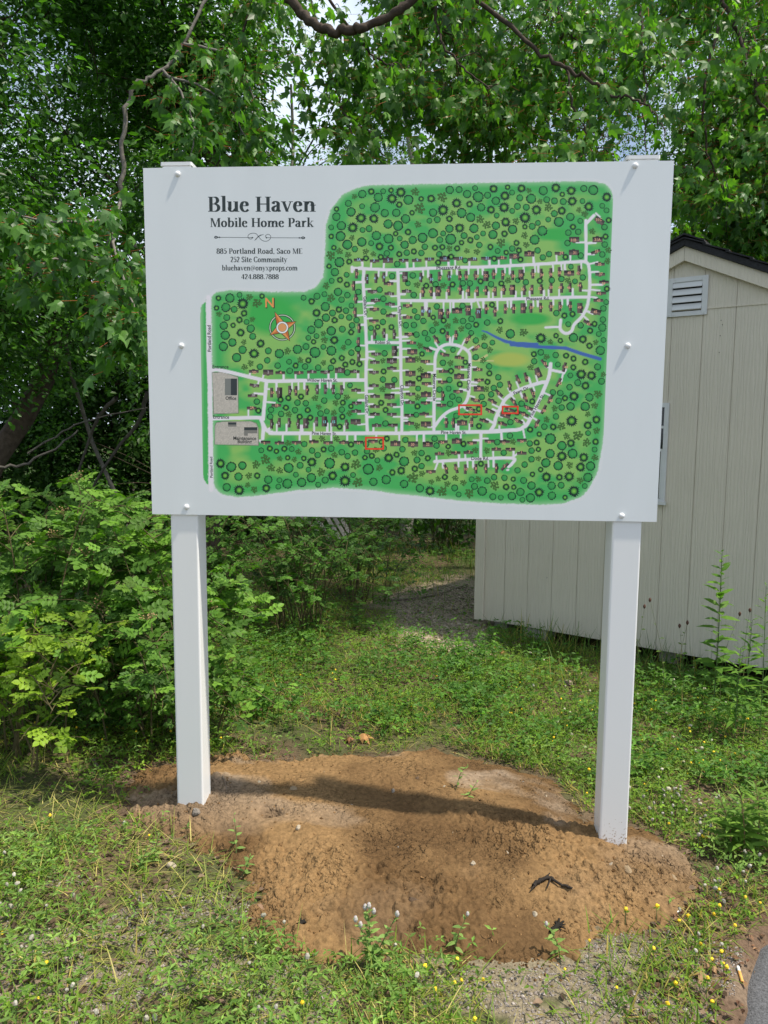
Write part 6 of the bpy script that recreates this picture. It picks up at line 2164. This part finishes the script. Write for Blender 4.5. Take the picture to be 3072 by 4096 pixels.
weed('goldenrod', 'tall leafy goldenrod standing against the shed wall', to_ground(at(1548, 1400, 1.80)), at(1560, 1192, 1.72), 50, .135, GC, LANCE_V * [2.4, 1, 1], LANCE_F, r=.004, lo=.2)
for i, (px, py0, py1, Yd, lab) in enumerate(((1655, 1500, 1265, 1.3, 'tallest narrow-leaved weed at the right edge before the shed'), (1625, 1480, 1340, 1.3, 'narrow-leaved weed left of the tallest one at the right edge'), (1600, 1520, 1400, 1.2, 'short narrow-leaved weed near the right edge below the shed'))):
    weed('narrow_leaf_weed', lab, to_ground(at(px - 8, py0, Yd)), at(px, py1, Yd), 40, .13, GC, LANCE_V * [1.2, 1, 1], LANCE_F, lo=.15)
for i, (px, py0, px1, py1, Yd) in enumerate(((1578, 1850, 1560, 1735, .02), (1605, 1860, 1600, 1712, 0.02), (1628, 1855, 1632, 1690, 0.03), (1650, 1870, 1660, 1695, 0.0), (1648, 1830, 1680, 1740, .1), (1590, 1840, 1585, 1760, .1))):
    weed('willow_leaf_weed', ['leftmost of the bright willow-leaved weeds at the right edge', 'second bright willow-leaved weed from the left at the right edge', 'tallest bright willow-leaved weed at the right edge', 'bright willow-leaved weed cut by the right edge', 'bright willow-leaved weed behind the one cut by the edge', 'shortest bright willow-leaved weed behind the leftmost one'][i],
         on_surf(px, py0), at(px1, py1, on_surf(px, py0)[1] + .02), 36, .105, ((0.09, 0.18, 0.045), (0.16, 0.26, 0.065)), LANCE_V * [1.3, 1, 1], LANCE_F, lo=.2, stemcol=(0.22, 0.14, 0.07))
for i, (px0, py0, px1, py1) in enumerate(((1370, 1405, 1392, 1310), (1440, 1420, 1404, 1296), (1480, 1440, 1468, 1352), (1560, 1450, 1598, 1326), (1590, 1480, 1620, 1318), (1440, 1450, 1485, 1345))):
    q = 1.75
    weed('dried_clover', ['leftmost dry clover stalk before the shed wall', 'second dry clover stalk before the shed wall, tallest of the left pair', 'dry clover stalk below the middle of the shed wall', 'dry clover stalk just right of the goldenrod', 'rightmost dry clover stalk beside the narrow-leaved weeds', 'dry clover stalk leaning right at the middle of the shed wall'][i],
         to_ground(at(px0, py0, q)), at(px1, py1, q), 7, .035, ((0.07, 0.13, 0.04), (0.12, 0.18, 0.06)), OVAL_V, OVAL_F, r=.0016, lo=.3, head=(.014, [(0, 0, 0)], (0.10, 0.05, 0.035)), stemcol=(0.13, 0.13, 0.06))

FC = ((0.13, 0.22, 0.09), (0.22, 0.32, 0.15))
HEAD = (0.45, 0.41, 0.39)
b0 = on_surf(800, 2105)
for i, (px, py, n, lab) in enumerate(((797, 1956, 34, 'tallest soft clover sprig with pale heads at the front of the mound'), (858, 1974, 26, 'soft clover sprig leaning right at the front of the mound'), (768, 1985, 22, 'soft clover sprig leaning left at the front of the mound'))):
    t_ = at(px, py, b0[1] + .04 - .02 * i)
    weed('clover_sprig', lab, b0 + rnd(1)[0] * [.02, .01, 0], t_, n, .034, FC, LANCE_V * [2.6, 1, 1], LANCE_F, r=.0022, lo=.12, head=(.011, [(0, 0, 0), (.014, 0, -.016), (-.012, 0.01, -.012)][:3 if i == 0 else 2 if i == 2 else 1], HEAD), cat='clover')
for i, (px0, py0, px1, py1, n, lab) in enumerate(((980, 2060, 1010, 1974, 12, 'thin clover sprig bending over the front right of the mound'), (1210, 2075, 1180, 1995, 16, 'clover sprig at the front rim left of the corner grass'), (510, 1850, 505, 1760, 9, 'lone thin weed on the left of the mound'), (330, 1870, 345, 1800, 12, 'leafy weed at the left rim of the mound'),
                                                  (300, 1880, 318, 1830, 12, 'short leafy weed at the outer left rim of the mound'), (985, 1705, 1010, 1655, 10, 'uprooted sprig lying at the back of the mound'), (1010, 1720, 1030, 1690, 9, 'small uprooted sprig behind the middle of the mound'), (520, 1900, 540, 1850, 12, 'grassy weed at the left front rim of the mound'))):
    p_ = on_surf(px0, py0)
    weed('clover_sprig', lab, p_, at(px1, py1, p_[1] + .02), n, .036, FC, LANCE_V * [2.4, 1, 1], LANCE_F, r=.0018, lo=.2, head=(.009, [(0, 0, 0)], HEAD) if i < 2 else None, cat='weed')
for i, (px, py, h_, lab) in enumerate(((335, 1395, .34, 'leafy broad weed beside the rose bush left of the left post'), (700, 1330, .22, 'broad-leaved plant in the grass under the bush'), (765, 1345, .26, 'taller broad-leaved plant beside the path bush'), (985, 1440, .20, 'clump of rounded leaves in front of the path'), (545, 1500, .20, 'low broad weed right of the left post'), (570, 1545, .16, 'bright low weed right of the left post'), (1205, 1290, .2, 'sprig at the corner of the shed'))):
    p_ = on_surf(px, py)
    weed('broadleaf_weed', lab, p_, p_ + [rng.normal() * .03, -.02, h_], 18, .075, GC, OVAL_V, OVAL_F, r=.0025, lo=.1, cat='weed')
